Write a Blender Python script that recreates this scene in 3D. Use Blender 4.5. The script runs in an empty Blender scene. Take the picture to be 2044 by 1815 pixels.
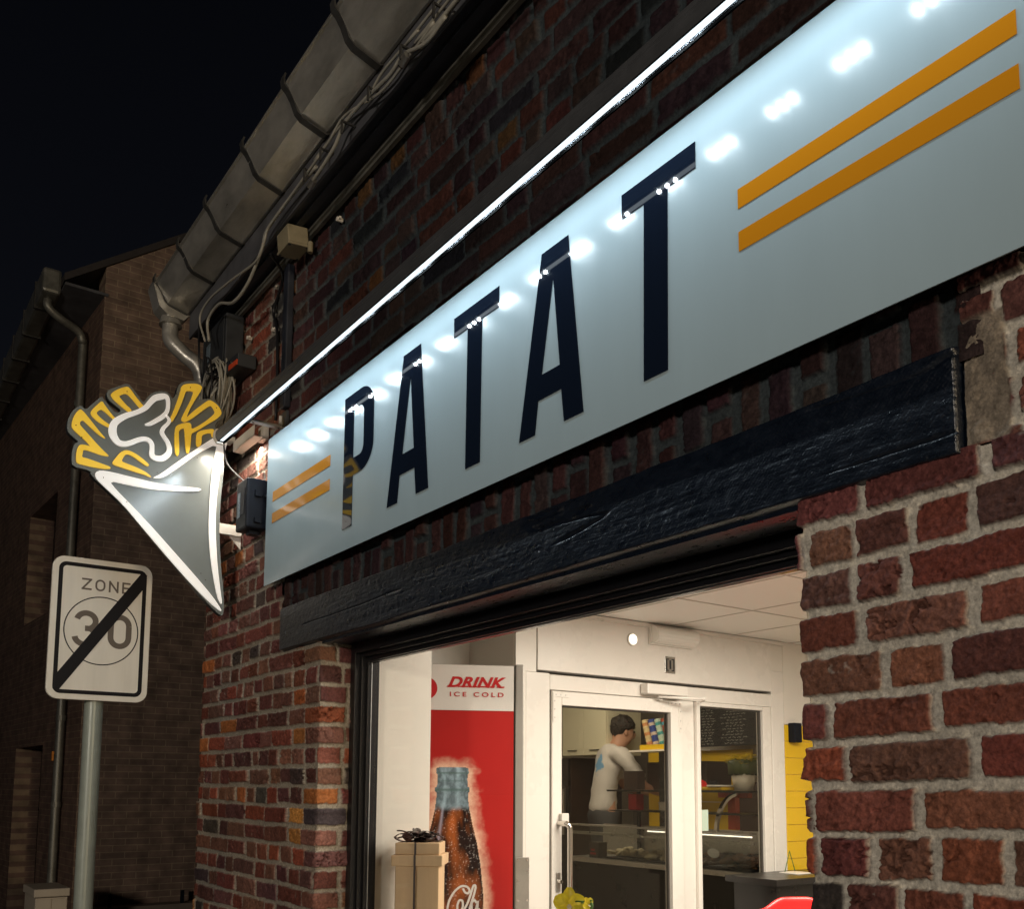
import bpy, bmesh, math, random
import numpy as np
from mathutils import Vector, Matrix

R = math.radians
scn = bpy.context.scene
col = scn.collection

# ------------------------------------------------------------------ camera
cam_d = bpy.data.cameras.new("camera")
cam = bpy.data.objects.new("camera", cam_d)
col.objects.link(cam)
YAW, PITCH, ROLL, FPX = 0.9490391745483585, 0.10887354487463348, 0.005721893533372044, 1895.8427
f_ = Vector((-math.sin(YAW) * math.cos(PITCH), math.cos(YAW) * math.cos(PITCH), math.sin(PITCH)))
r_ = Vector((math.cos(YAW), math.sin(YAW), 0))
u_ = r_.cross(f_)
r2 = r_ * math.cos(ROLL) + u_ * math.sin(ROLL)
u2 = -r_ * math.sin(ROLL) + u_ * math.cos(ROLL)
M = Matrix(((r2.x, u2.x, -f_.x, 0), (r2.y, u2.y, -f_.y, -1.35), (r2.z, u2.z, -f_.z, 1.62), (0, 0, 0, 1)))
cam.matrix_world = M
cam_d.sensor_fit = 'HORIZONTAL'
cam_d.sensor_width = 36
cam_d.lens = 36 * FPX / 2044
cam_d.shift_x = 0
cam_d.shift_y = (1363 - 907.5) / 2044
cam_d.clip_start = 0.02
cam_d.clip_end = 500
scn.camera = cam

# ------------------------------------------------------------------ world and exposure
world = bpy.data.worlds.new("World")
scn.world = world
world.use_nodes = True
nt = world.node_tree
nt.nodes.clear()
wo = nt.nodes.new('ShaderNodeOutputWorld')
bg = nt.nodes.new('ShaderNodeBackground')
tc = nt.nodes.new('ShaderNodeTexCoord')
sp = nt.nodes.new('ShaderNodeSeparateXYZ')
cr = nt.nodes.new('ShaderNodeValToRGB')
cr.color_ramp.elements[0].position = 0.0
cr.color_ramp.elements[0].color = (0.0100, 0.0105, 0.0135, 1)
cr.color_ramp.elements[1].position = 0.85
cr.color_ramp.elements[1].color = (0.0006, 0.0008, 0.0013, 1)
e = cr.color_ramp.elements.new(0.4)
e.color = (0.0030, 0.0034, 0.0050, 1)
nt.links.new(tc.outputs['Generated'], sp.inputs[0])
nt.links.new(sp.outputs['Z'], cr.inputs[0])
nt.links.new(cr.outputs[0], bg.inputs[0])
bg.inputs[1].default_value = 1.0
nt.links.new(bg.outputs[0], wo.inputs[0])

scn.view_settings.view_transform = 'Standard'
scn.view_settings.look = 'None'
scn.view_settings.exposure = 0
scn.view_settings.gamma = 1
scn.cycles.use_denoising = True
scn.cycles.sample_clamp_indirect = 4
scn.cycles.max_bounces = 8
scn.cycles.caustics_reflective = False
scn.cycles.caustics_refractive = False


def light(name, kind, loc, power, color, size=None, size_y=None, target=None, **kw):
    d = bpy.data.lights.new(name, kind)
    d.energy = power
    d.color = color
    if kind == 'AREA':
        d.shape = 'RECTANGLE'
        d.size = size
        d.size_y = size_y or size
    elif size is not None:
        d.shadow_soft_size = size
    for k, v in kw.items():
        setattr(d, k, v)
    o = bpy.data.objects.new(name, d)
    o.location = loc
    if target is not None:
        o.rotation_euler = (Vector(target) - Vector(loc)).to_track_quat('-Z', 'Y').to_euler()
    col.objects.link(o)
    return o


LED_W = 0.32
# the street lamp behind the photographer (sodium-warm) and the lamps of the rooms
STREET = (1.0, 0.78, 0.50)
light('street_light', 'POINT', (11.0, -1.6, 2.6), 1500, STREET, 0.7)
light('front_fill_light', 'POINT', (3.0, -8.0, 3.2), 1050, (1.0, 0.87, 0.72), 0.5)  # fill lamp added in front to light the pillar and the gable
light('room_light', 'AREA', (-1.9, 1.9, 2.46), 122, (1.0, 0.91, 0.79), 1.3, 1.3, (-1.9, 1.9, 0))
light('kitchen_light', 'AREA', (-5.2, 3.0, 2.72), 36, (1.0, 0.85, 0.64), 1.6, 1.2, (-5.2, 3.0, 0))
light('bracket_lamp', 'AREA', (-3.69, -0.048, 2.998), 4.0, (1.0, 0.90, 0.74), 0.20, 0.025, (-3.74, -0.03, 2.0))
# the LED chips of the light bar over the sign, three to a module
for k in range(-14, 6):
    for d in (-0.0255, 0, 0.0255):
        light('led_chip', 'POINT', (-1.265 + 0.157 * k + d, -0.182, 2.9605), LED_W, (0.78, 0.92, 1.0), 0.0042)


# ------------------------------------------------------------------ materials
def mat(name, color=(0.5, 0.5, 0.5), rough=0.5, metal=0.0, noise=None, bump=None, emit=None, alpha=None, coat=0, spec=0.5,
        nscale=None, trans=0):
    """noise = (scale, amount), bump = (scale, strength, distance)"""
    m = bpy.data.materials.new(name)
    m.use_nodes = True
    n = m.node_tree.nodes
    l = m.node_tree.links
    b = n['Principled BSDF']
    b.inputs['Base Color'].default_value = (*color, 1)
    b.inputs['Roughness'].default_value = rough
    b.inputs['Metallic'].default_value = metal
    b.inputs['Specular IOR Level'].default_value = spec
    b.inputs['Coat Weight'].default_value = coat
    b.inputs['Coat Roughness'].default_value = 0.03
    if trans:
        b.inputs['Transmission Weight'].default_value = trans
    if emit:
        b.inputs['Emission Color'].default_value = (*emit[0], 1)
        b.inputs['Emission Strength'].default_value = emit[1]
    g = None
    if noise or bump:
        g = n.new('ShaderNodeTexCoord')
        mp = n.new('ShaderNodeMapping')
        if nscale:
            mp.inputs['Scale'].default_value = nscale
        l.new(g.outputs['Object'], mp.inputs[0])
    if noise:
        t = n.new('ShaderNodeTexNoise')
        t.inputs['Scale'].default_value = noise[0]
        t.inputs['Detail'].default_value = 8
        t.inputs['Roughness'].default_value = 0.65
        l.new(mp.outputs[0], t.inputs['Vector'])
        mr = n.new('ShaderNodeMapRange')
        mr.inputs['From Min'].default_value = 0.3
        mr.inputs['From Max'].default_value = 0.7
        mr.inputs['To Min'].default_value = 1 - noise[1]
        mr.inputs['To Max'].default_value = 1 + noise[1]
        l.new(t.outputs[0], mr.inputs[0])
        mx = n.new('ShaderNodeVectorMath')
        mx.operation = 'SCALE'
        mx.inputs[0].default_value = color
        l.new(mr.outputs[0], mx.inputs['Scale'])
        l.new(mx.outputs[0], b.inputs['Base Color'])
        m2 = n.new('ShaderNodeMapRange')
        m2.inputs['From Min'].default_value = 0.3
        m2.inputs['From Max'].default_value = 0.7
        m2.inputs['To Min'].default_value = max(0.02, rough * 0.8)
        m2.inputs['To Max'].default_value = min(1, rough * 1.25)
        l.new(t.outputs[0], m2.inputs[0])
        l.new(m2.outputs[0], b.inputs['Roughness'])
    if bump:
        t = n.new('ShaderNodeTexNoise')
        t.inputs['Scale'].default_value = bump[0]
        t.inputs['Detail'].default_value = 6
        l.new(mp.outputs[0], t.inputs['Vector'])
        bp = n.new('ShaderNodeBump')
        bp.inputs['Strength'].default_value = bump[1]
        bp.inputs['Distance'].default_value = bump[2]
        l.new(t.outputs[0], bp.inputs['Height'])
        l.new(bp.outputs[0], b.inputs['Normal'])
    return m


def vcol_mat(name, rough, bump=(300, 0.7, 0.0022), spec=0.12):
    """material that takes the colour of each brick from the mesh, with fine grain on top"""
    m = mat(name, (0.5, 0.5, 0.5), rough, bump=bump, spec=spec)
    n = m.node_tree.nodes
    l = m.node_tree.links
    b = n['Principled BSDF']
    a = n.new('ShaderNodeVertexColor')
    a.layer_name = 'Col'
    g = n.new('ShaderNodeTexCoord')
    t = n.new('ShaderNodeTexNoise')
    t.inputs['Scale'].default_value = 130
    t.inputs['Detail'].default_value = 6
    t.inputs['Roughness'].default_value = 0.7
    l.new(g.outputs['Object'], t.inputs['Vector'])
    mr = n.new('ShaderNodeMapRange')
    mr.inputs['From Min'].default_value = 0.3
    mr.inputs['From Max'].default_value = 0.7
    mr.inputs['To Min'].default_value = 0.55
    mr.inputs['To Max'].default_value = 1.45
    l.new(t.outputs[0], mr.inputs[0])
    v = n.new('ShaderNodeVectorMath')
    v.operation = 'SCALE'
    l.new(a.outputs[0], v.inputs[0])
    l.new(mr.outputs[0], v.inputs['Scale'])
    l.new(v.outputs[0], b.inputs['Base Color'])
    return m


def glass_mat(name, tint=(1, 1, 1), rough=0.0, refl=1.0):
    m = bpy.data.materials.new(name)
    m.use_nodes = True
    n = m.node_tree.nodes
    l = m.node_tree.links
    n.clear()
    o = n.new('ShaderNodeOutputMaterial')
    tr = n.new('ShaderNodeBsdfTransparent')
    tr.inputs[0].default_value = (*tint, 1)
    gl = n.new('ShaderNodeBsdfGlossy')
    gl.inputs['Roughness'].default_value = rough
    fr = n.new('ShaderNodeLayerWeight')          # Schlick reflection, the same from both sides of the pane
    fr.inputs[0].default_value = 0.5
    pw = n.new('ShaderNodeMath')
    pw.operation = 'POWER'
    pw.inputs[1].default_value = 5
    l.new(fr.outputs['Facing'], pw.inputs[0])
    ml = n.new('ShaderNodeMath')
    ml.operation = 'MULTIPLY_ADD'
    ml.inputs[1].default_value = 0.9 * refl
    ml.inputs[2].default_value = 0.035 * refl
    mx = n.new('ShaderNodeMixShader')
    l.new(pw.outputs[0], ml.inputs[0])
    l.new(ml.outputs[0], mx.inputs[0])
    l.new(tr.outputs[0], mx.inputs[1])
    l.new(gl.outputs[0], mx.inputs[2])
    l.new(mx.outputs[0], o.inputs[0])
    return m


MT = {}
MT['anthracite'] = mat('anthracite_frame', (0.009, 0.009, 0.011), 0.30, spec=0.4)
MT['beam'] = mat('black_painted_oak', (0.004, 0.0080, 0.017), 0.30, bump=(320, 0.5, 0.002), nscale=(0.5, 1, 1), spec=0.9, noise=(60, 0.3))
MT['sign_white'] = mat('sign_white_film', (0.37, 0.475, 0.525), 0.17, noise=(3, 0.03), nscale=(2.5, 1, 0.5), spec=0.30)
MT['sign_black'] = mat('sign_black_film', (0.006, 0.010, 0.020), 0.035, spec=0.6)
MT['sign_orange'] = mat('sign_orange_film', (0.62, 0.24, 0.010), 0.10)
MT['alu'] = mat('brushed_aluminium', (0.42, 0.43, 0.44), 0.42, 0.85, noise=(30, 0.15))
MT['alu_dark'] = mat('grey_housing', (0.085, 0.09, 0.10), 0.40, 0.3, noise=(20, 0.1))
MT['white_metal'] = mat('white_painted_metal', (0.72, 0.68, 0.62), 0.35, noise=(25, 0.06))
MT['zinc'] = mat('weathered_zinc', (0.44, 0.43, 0.40), 0.34, 0.6, noise=(7, 0.32), bump=(6, 0.35, 0.02), nscale=(0.6, 1.6, 1.6))
MT['zinc_dark'] = mat('old_zinc', (0.20, 0.20, 0.18), 0.45, 0.5, noise=(9, 0.3))
MT['bracket'] = mat('steel_strap', (0.05, 0.05, 0.05), 0.5, 0.3, noise=(30, 0.3))
MT['dark_wood'] = mat('dark_painted_board', (0.018, 0.022, 0.034), 0.5, noise=(12, 0.3))
MT['grey_board'] = mat('grey_fascia_board', (0.085, 0.088, 0.10), 0.6, noise=(9, 0.3))
MT['cable_grey'] = mat('grey_cable', (0.33, 0.32, 0.28), 0.5, noise=(30, 0.15))
MT['cable_black'] = mat('black_cable', (0.012, 0.012, 0.014), 0.4)
MT['plastic_black'] = mat('black_plastic', (0.008, 0.010, 0.016), 0.5, noise=(30, 0.2), spec=0.2)
MT['plastic_beige'] = mat('beige_plastic', (0.27, 0.235, 0.155), 0.5, noise=(20, 0.15))
MT['plastic_dark_grey'] = mat('dark_grey_plastic', (0.022, 0.026, 0.032), 0.5, noise=(15, 0.2))
MT['red_plastic'] = mat('red_plastic', (0.72, 0.012, 0.012), 0.3)
MT['orange_red'] = mat('orange_red_plastic', (0.7, 0.08, 0.02), 0.4)
MT['label'] = mat('silver_label', (0.16, 0.22, 0.28), 0.3, 0.3, noise=(120, 0.6))
MT['fries_board'] = mat('grey_acrylic_board', (0.17, 0.185, 0.18), 0.22, noise=(4, 0.08), spec=0.55)
MT['fries_edge'] = mat('dark_board_edge', (0.03, 0.032, 0.034), 0.3)
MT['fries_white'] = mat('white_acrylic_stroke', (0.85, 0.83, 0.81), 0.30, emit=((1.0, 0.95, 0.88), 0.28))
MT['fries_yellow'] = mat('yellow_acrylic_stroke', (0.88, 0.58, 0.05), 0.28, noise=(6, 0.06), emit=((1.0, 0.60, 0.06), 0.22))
MT['hole'] = mat('dark_screw', (0.05, 0.035, 0.025), 0.5, 0.5)
MT['plate'] = mat('reflective_sheeting', (0.78, 0.75, 0.68), 0.4, noise=(14, 0.07), nscale=(1, 1, 0.12))
MT['plate_ink'] = mat('black_sign_ink', (0.010, 0.009, 0.011), 0.55, spec=0.15)
MT['plate_grey'] = mat('faded_grey_ink', (0.15, 0.125, 0.105), 0.5, spec=0.2)
MT['pole'] = mat('grey_painted_pole', (0.30, 0.34, 0.31), 0.38, 0.1, noise=(12, 0.12))
MT['wall_white'] = mat('cream_wall_panel', (0.78, 0.73, 0.66), 0.32, noise=(1.5, 0.015))
MT['pvc'] = mat('cream_pvc_frame', (0.80, 0.75, 0.69), 0.28, noise=(3, 0.02))
MT['pvc_gap'] = mat('shadow_gasket', (0.10, 0.09, 0.08), 0.6)
MT['ceiling'] = mat('ceiling_panel', (0.88, 0.85, 0.80), 0.5, noise=(8, 0.01))
MT['seam'] = mat('panel_seam', (0.60, 0.56, 0.50), 0.6)
MT['tile_yellow'] = mat('yellow_glazed_tile', (0.80, 0.50, 0.02), 0.15, noise=(6, 0.04))
MT['yellow_panel'] = mat('yellow_laminate', (0.80, 0.52, 0.015), 0.35)
MT['grout'] = mat('yellow_grout', (0.85, 0.66, 0.2), 0.7)
MT['floor'] = mat('floor_tiles', (0.36, 0.33, 0.30), 0.35, noise=(4, 0.2))
MT['asphalt'] = mat('asphalt', (0.05, 0.05, 0.05), 0.75, noise=(60, 0.35), bump=(150, 0.5, 0.004))
MT['paving'] = mat('pavement_slabs', (0.16, 0.15, 0.14), 0.7, noise=(30, 0.2), bump=(120, 0.3, 0.003))
MT['roof'] = mat('roof_tiles', (0.035, 0.03, 0.03), 0.7, noise=(30, 0.3))
MT['steel'] = mat('polished_steel', (0.62, 0.58, 0.53), 0.16, 1.0)
MT['steel_satin'] = mat('satin_steel', (0.5, 0.48, 0.45), 0.3, 0.9, noise=(12, 0.1))
MT['dark_interior'] = mat('black_counter', (0.014, 0.012, 0.011), 0.3, noise=(8, 0.2))
MT['dark_brown'] = mat('dark_brown_laminate', (0.045, 0.025, 0.018), 0.4, noise=(8, 0.2))
MT['pine'] = mat('pale_pine', (0.60, 0.42, 0.25), 0.5, noise=(14, 0.14), nscale=(1, 1, 0.06))
MT['ribbon'] = mat('dark_brown_ribbon', (0.035, 0.018, 0.016), 0.35)
MT['poster_red'] = mat('red_poster_film', (0.50, 0.018, 0.014), 0.4, noise=(6, 0.08))
MT['poster_white'] = mat('white_poster_film', (0.74, 0.71, 0.67), 0.35)
MT['poster_grey'] = mat('fridge_side', (0.36, 0.34, 0.31), 0.4, 0.3)
MT['text_red'] = mat('red_print', (0.52, 0.012, 0.015), 0.4)
MT['board_black'] = mat('chalkboard', (0.02, 0.02, 0.022), 0.5, noise=(4, 0.2))
MT['chalk'] = mat('chalk', (0.72, 0.72, 0.70), 0.9)
MT['skin'] = mat('skin', (0.50, 0.27, 0.18), 0.5, noise=(12, 0.06))
MT['hair'] = mat('dark_hair', (0.022, 0.015, 0.012), 0.5, noise=(80, 0.4), bump=(160, 0.8, 0.01), nscale=(1, 1, 0.2))
MT['shirt'] = mat('white_cotton', (0.60, 0.57, 0.55), 0.8, bump=(14, 0.4, 0.02))
MT['shirt_print'] = mat('blue_print', (0.25, 0.45, 0.66), 0.7, noise=(40, 0.4))
MT['trousers'] = mat('dark_cloth', (0.05, 0.05, 0.055), 0.8, noise=(10, 0.2))
MT['leaf'] = mat('leaf_green', (0.07, 0.16, 0.03), 0.5, noise=(20, 0.3))
MT['petal'] = mat('yellow_petal', (0.82, 0.66, 0.03), 0.45, noise=(30, 0.15))
MT['pot_cream'] = mat('cream_pot', (0.66, 0.60, 0.50), 0.4)
MT['pot_green'] = mat('green_basket', (0.07, 0.09, 0.03), 0.6, noise=(30, 0.3))
MT['cream_paint'] = mat('cream_cupboard', (0.72, 0.68, 0.52), 0.35)
MT['food'] = mat('fried_food', (0.34, 0.15, 0.07), 0.5, noise=(40, 0.6), bump=(60, 0.8, 0.01))
MT['food_pale'] = mat('pale_food', (0.6, 0.5, 0.32), 0.5, noise=(40, 0.35), bump=(60, 0.8, 0.01))
MT['foil'] = mat('crumpled_film', (0.6, 0.5, 0.45), 0.14, 0.8, bump=(25, 1.0, 0.02))
MT['led_white'] = mat('led_diffuser', (0.8, 0.8, 0.8), 0.3, emit=((0.86, 0.96, 1.0), 3.0))
MT['led_soft'] = mat('led_cover', (0.0, 0.0, 0.0), 1.0, spec=0, emit=((0.84, 0.95, 1.0), 1.5))
MT['led_lip'] = mat('black_lip', (0.002, 0.002, 0.002), 1.0, spec=0)
MT['led_warm'] = mat('counter_led', (0.8, 0.8, 0.8), 0.3, emit=((1.0, 0.86, 0.7), 3.0))
MT['spot_glow'] = mat('glowing_reflection_disc', (0.8, 0.8, 0.8), 0.3, emit=((1.0, 0.9, 0.72), 2.2))  # glow painted for the reflection of a spot
MT['frosted'] = mat('frosted_lamp_cover', (0.84, 0.80, 0.74), 0.18, bump=(90, 0.3, 0.01), nscale=(1, 0.1, 1))
MT['glass'] = glass_mat('window_glass', (0.97, 0.98, 0.97), 0.0, 0.9)
MT['glass_door'] = glass_mat('door_glass', (0.84, 0.83, 0.80), 0.0, 1.0)
MT['glass_thin'] = glass_mat('counter_glass', (0.95, 0.97, 0.96), 0.02, 1.2)
MT['amber'] = mat('cola_amber', (0.25, 0.06, 0.012), 0.2, noise=(22, 0.9))


# ------------------------------------------------------------------ object helpers
def link(name, me, m=None, parent=None):
    o = bpy.data.objects.new(name, me)
    if m is not None:
        me.materials.append(m if not isinstance(m, str) else MT[m])
    col.objects.link(o)
    if parent is not None:
        o.parent = parent
    return o


def tag(o, label=None, cat=None, group=None, kind=None):
    if label:
        o['label'] = label
    if cat:
        o['category'] = cat
    if group:
        o['group'] = group
    if kind:
        o['kind'] = kind
    return o


def thing(name, label, cat, loc=(0, 0, 0), group=None, kind=None):
    o = bpy.data.objects.new(name, None)
    o.empty_display_size = 0.1
    o.location = loc
    col.objects.link(o)
    return tag(o, label, cat, group, kind)


def fin(name, bm, m, parent=None, smooth=False, bevel=0, world=True):
    """finish a bmesh given in world coordinates as a child of parent (an Empty that only has a location)"""
    me = bpy.data.meshes.new(name)
    bmesh.ops.recalc_face_normals(bm, faces=bm.faces)
    if parent is not None and world:
        off = Vector((0, 0, 0))
        p = parent
        while p is not None:
            off += p.location
            p = p.parent
        bmesh.ops.translate(bm, verts=bm.verts, vec=-off)
    bm.to_mesh(me)
    bm.free()
    if smooth:
        me.polygons.foreach_set('use_smooth', [True] * len(me.polygons))
    o = link(name, me, m, parent)
    if bevel:
        b = o.modifiers.new('bevel', 'BEVEL')
        b.width = bevel
        b.segments = 2
        b.limit_method = 'ANGLE'
        b.angle_limit = R(40)
    return o


def bbox(bm, x0, x1, y0, y1, z0, z1, mtx=None):
    vs = [bm.verts.new((x, y, z)) for x in (x0, x1) for y in (y0, y1) for z in (z0, z1)]
    for q in ((0, 1, 3, 2), (4, 6, 7, 5), (0, 4, 5, 1), (2, 3, 7, 6), (0, 2, 6, 4), (1, 5, 7, 3)):
        bm.faces.new([vs[i] for i in q])
    if mtx is not None:
        bmesh.ops.transform(bm, matrix=mtx, verts=vs)
    return vs


def box(name, x0, x1, y0, y1, z0, z1, m, parent=None, bevel=0.0, mtx=None):
    bm = bmesh.new()
    bbox(bm, x0, x1, y0, y1, z0, z1, mtx)
    return fin(name, bm, m, parent, bevel=bevel)


def boxes(name, lst, m, parent=None, bevel=0.0, mtx=None):
    bm = bmesh.new()
    for b in lst:
        bbox(bm, *b, mtx)
    return fin(name, bm, m, parent, bevel=bevel)


def catmull(pts, n=8):
    pts = [Vector(p) for p in pts]
    P = [pts[0] * 2 - pts[1]] + pts + [pts[-1] * 2 - pts[-2]]
    out = []
    for i in range(1, len(P) - 2):
        p0, p1, p2, p3 = P[i - 1:i + 3]
        for k in range(n):
            t = k / n
            out.append(0.5 * ((2 * p1) + (p2 - p0) * t + (2 * p0 - 5 * p1 + 4 * p2 - p3) * t * t + (3 * p1 - p0 - 3 * p2 + p3) * t ** 3))
    out.append(pts[-1])
    return out


def sweep(bm, pts, r, sides=8, caps=True, closed=False):
    pts = [Vector(p) for p in pts]
    n = len(pts)
    rings = []
    t0 = (pts[1] - pts[0]).normalized()
    a = Vector((0, 0, 1)) if abs(t0.z) < 0.9 else Vector((1, 0, 0))
    nrm = t0.cross(a).normalized()
    for i, p in enumerate(pts):
        if closed:
            t = (pts[(i + 1) % n] - pts[i - 1]).normalized()
        else:
            t = (pts[min(i + 1, n - 1)] - pts[max(i - 1, 0)]).normalized()
        nrm = (nrm - t * nrm.dot(t)).normalized()
        b = t.cross(nrm)
        rr = r[i] if isinstance(r, (list, tuple)) else r
        rings.append([bm.verts.new(p + (nrm * math.cos(2 * math.pi * k / sides) + b * math.sin(2 * math.pi * k / sides)) * rr) for k in range(sides)])
    m = n if closed else n - 1
    for i in range(m):
        A, B = rings[i], rings[(i + 1) % n]
        for k in range(sides):
            f = bm.faces.new((A[k], A[(k + 1) % sides], B[(k + 1) % sides], B[k]))
            f.smooth = True
    if caps and not closed:
        bm.faces.new(rings[0])
        bm.faces.new(rings[-1])


def tube(name, pts, r, m, parent=None, sides=10, smooth_n=8):
    bm = bmesh.new()
    sweep(bm, catmull(pts, smooth_n) if smooth_n else pts, r, sides)
    return fin(name, bm, m, parent)


def cyl(bm, c, axis, r, h, seg=24, r2=None):
    """cylinder centred at c along axis 'X','Y','Z' or a vector"""
    ax = {'X': Vector((1, 0, 0)), 'Y': Vector((0, 1, 0)), 'Z': Vector((0, 0, 1))}.get(axis, None) if isinstance(axis, str) else Vector(axis).normalized()
    q = Vector((0, 0, 1)).rotation_difference(ax).to_matrix().to_4x4()
    q.translation = Vector(c)
    bmesh.ops.create_cone(bm, cap_ends=True, segments=seg, radius1=r, radius2=r if r2 is None else r2, depth=h, matrix=q)


def lathe(bm, prof, c=(0, 0, 0), seg=28):
    rings = []
    for r, z in prof:
        rings.append([bm.verts.new((c[0] + r * math.cos(2 * math.pi * k / seg), c[1] + r * math.sin(2 * math.pi * k / seg), c[2] + z)) for k in range(seg)])
    for A, B in zip(rings, rings[1:]):
        for k in range(seg):
            f = bm.faces.new((A[k], A[(k + 1) % seg], B[(k + 1) % seg], B[k]))
            f.smooth = True
    bm.faces.new(rings[0])
    bm.faces.new(rings[-1])


def prism(bm, pts2, to3, d0, d1):
    """pts2 outline, to3(p, d) gives the 3-D point at depth d"""
    A = [bm.verts.new(to3(p, d0)) for p in pts2]
    B = [bm.verts.new(to3(p, d1)) for p in pts2]
    bm.faces.new(A)
    bm.faces.new(B[::-1])
    n = len(A)
    for i in range(n):
        bm.faces.new((A[i], A[(i + 1) % n], B[(i + 1) % n], B[i]))


def prism_hole(bm, outer, hole, to3, d0, d1):
    """outline with one hole: two rings of edges filled by triangulation"""
    outer = [p for i, p in enumerate(outer) if math.hypot(p[0] - outer[i - 1][0], p[1] - outer[i - 1][1]) > 1e-5]
    hole = [p for i, p in enumerate(hole) if math.hypot(p[0] - hole[i - 1][0], p[1] - hole[i - 1][1]) > 1e-5]
    def side(d):
        vo = [bm.verts.new(to3(p, d)) for p in outer]
        vh = [bm.verts.new(to3(p, d)) for p in hole]
        es = []
        for v in (vo, vh):
            for i in range(len(v)):
                es.append(bm.edges.new((v[i], v[(i + 1) % len(v)])))
        bmesh.ops.triangle_fill(bm, use_beauty=True, use_dissolve=False, edges=es)
        return vo, vh
    A, B = side(d0), side(d1)
    for a, b in zip(A, B):
        n = len(a)
        for i in range(n):
            bm.faces.new((a[i], a[(i + 1) % n], b[(i + 1) % n], b[i]))


def chaikin(pts, it=1, ratio=0.2):
    for _ in range(it):
        o = []
        n = len(pts)
        for i in range(n):
            a = pts[i]
            b = pts[(i + 1) % n]
            o.append((a[0] * (1 - ratio) + b[0] * ratio, a[1] * (1 - ratio) + b[1] * ratio))
            o.append((a[0] * ratio + b[0] * (1 - ratio), a[1] * ratio + b[1] * (1 - ratio)))
        pts = o
    return pts


def stroke_outline(pts, w, cap=False):
    """2-D centre line (x, y[, w]) to an outline polygon"""
    L, Rr = [], []
    n = len(pts)
    for i in range(n):
        a = pts[max(i - 1, 0)]
        b = pts[min(i + 1, n - 1)]
        dx, dy = b[0] - a[0], b[1] - a[1]
        h = math.hypot(dx, dy) or 1
        ww = (pts[i][2] if len(pts[i]) > 2 else w) / 2
        L.append((pts[i][0] - dy / h * ww, pts[i][1] + dx / h * ww))
        Rr.append((pts[i][0] + dy / h * ww, pts[i][1] - dx / h * ww))
    return L + Rr[::-1]


def ribbon(bm, pts, w, to3, d0, d1, closed=False):
    """strip of quads along a 2-D centre line, with thickness"""
    o = stroke_outline(list(pts), w)
    n = len(pts)
    L, Q = o[:n], o[n:][::-1]
    lv0 = [bm.verts.new(to3(p, d0)) for p in L]
    rv0 = [bm.verts.new(to3(p, d0)) for p in Q]
    lv1 = [bm.verts.new(to3(p, d1)) for p in L]
    rv1 = [bm.verts.new(to3(p, d1)) for p in Q]
    m = n if closed else n - 1
    for i in range(m):
        j = (i + 1) % n
        bm.faces.new((lv1[i], lv1[j], rv1[j], rv1[i]))
        bm.faces.new((lv0[i], rv0[i], rv0[j], lv0[j]))
        bm.faces.new((lv0[i], lv0[j], lv1[j], lv1[i]))
        bm.faces.new((rv0[i], rv1[i], rv1[j], rv0[j]))
    if not closed:
        bm.faces.new((lv0[0], lv1[0], rv1[0], rv0[0]))
        bm.faces.new((lv0[-1], rv0[-1], rv1[-1], lv1[-1]))


def cm2(pts, n=6):
    """catmull through 2-D points with an optional width"""
    q = catmull([(p[0], p[1], p[2] if len(p) > 2 else 0) for p in pts], n)
    return [(v.x, v.y, v.z) for v in q]


# ------------------------------------------------------------------ noise and brick fields (numpy)
def _h(ix, iy, s):
    h = (ix.astype(np.int64) * 374761393 + iy.astype(np.int64) * 668265263 + s * 2147483647) & 0xffffffff
    h = ((h ^ (h >> 13)) * 1274126177) & 0xffffffff
    h = (h ^ (h >> 16)) & 0xffffffff
    return h.astype(np.float64) / 4294967295.0


def vn(x, y, s=0):
    xi = np.floor(x)
    yi = np.floor(y)
    fx = x - xi
    fy = y - yi
    fx = fx * fx * (3 - 2 * fx)
    fy = fy * fy * (3 - 2 * fy)
    a = _h(xi, yi, s)
    b = _h(xi + 1, yi, s)
    c = _h(xi, yi + 1, s)
    d = _h(xi + 1, yi + 1, s)
    return (a * (1 - fx) + b * fx) * (1 - fy) + (c * (1 - fx) + d * fx) * fy


def fbm(x, y, s=0, o=4, g=0.5):
    t = np.zeros_like(x)
    a = 1.0
    w = 0
    for i in range(o):
        t += a * (vn(x, y, s + i * 17) - 0.5)
        w += a
        a *= g
        x = x * 2.03 + 5.1
        y = y * 2.03 + 3.7
    return t / w * 2


PAL = np.array([(0.175, 0.058, 0.042), (0.140, 0.050, 0.042), (0.185, 0.085, 0.060), (0.115, 0.050, 0.045), (0.360, 0.125, 0.042),
                (0.065, 0.050, 0.047), (0.250, 0.070, 0.042), (0.150, 0.068, 0.054), (0.215, 0.090, 0.058), (0.430, 0.190, 0.055)])
PALW = np.array([0.20, 0.18, 0.14, 0.13, 0.05, 0.05, 0.07, 0.13, 0.06, 0.004])
MORTAR = np.array((0.33, 0.29, 0.235))


def smooth01(t):
    t = np.clip(t, 0, 1)
    return t * t * (3 - 2 * t)


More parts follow.
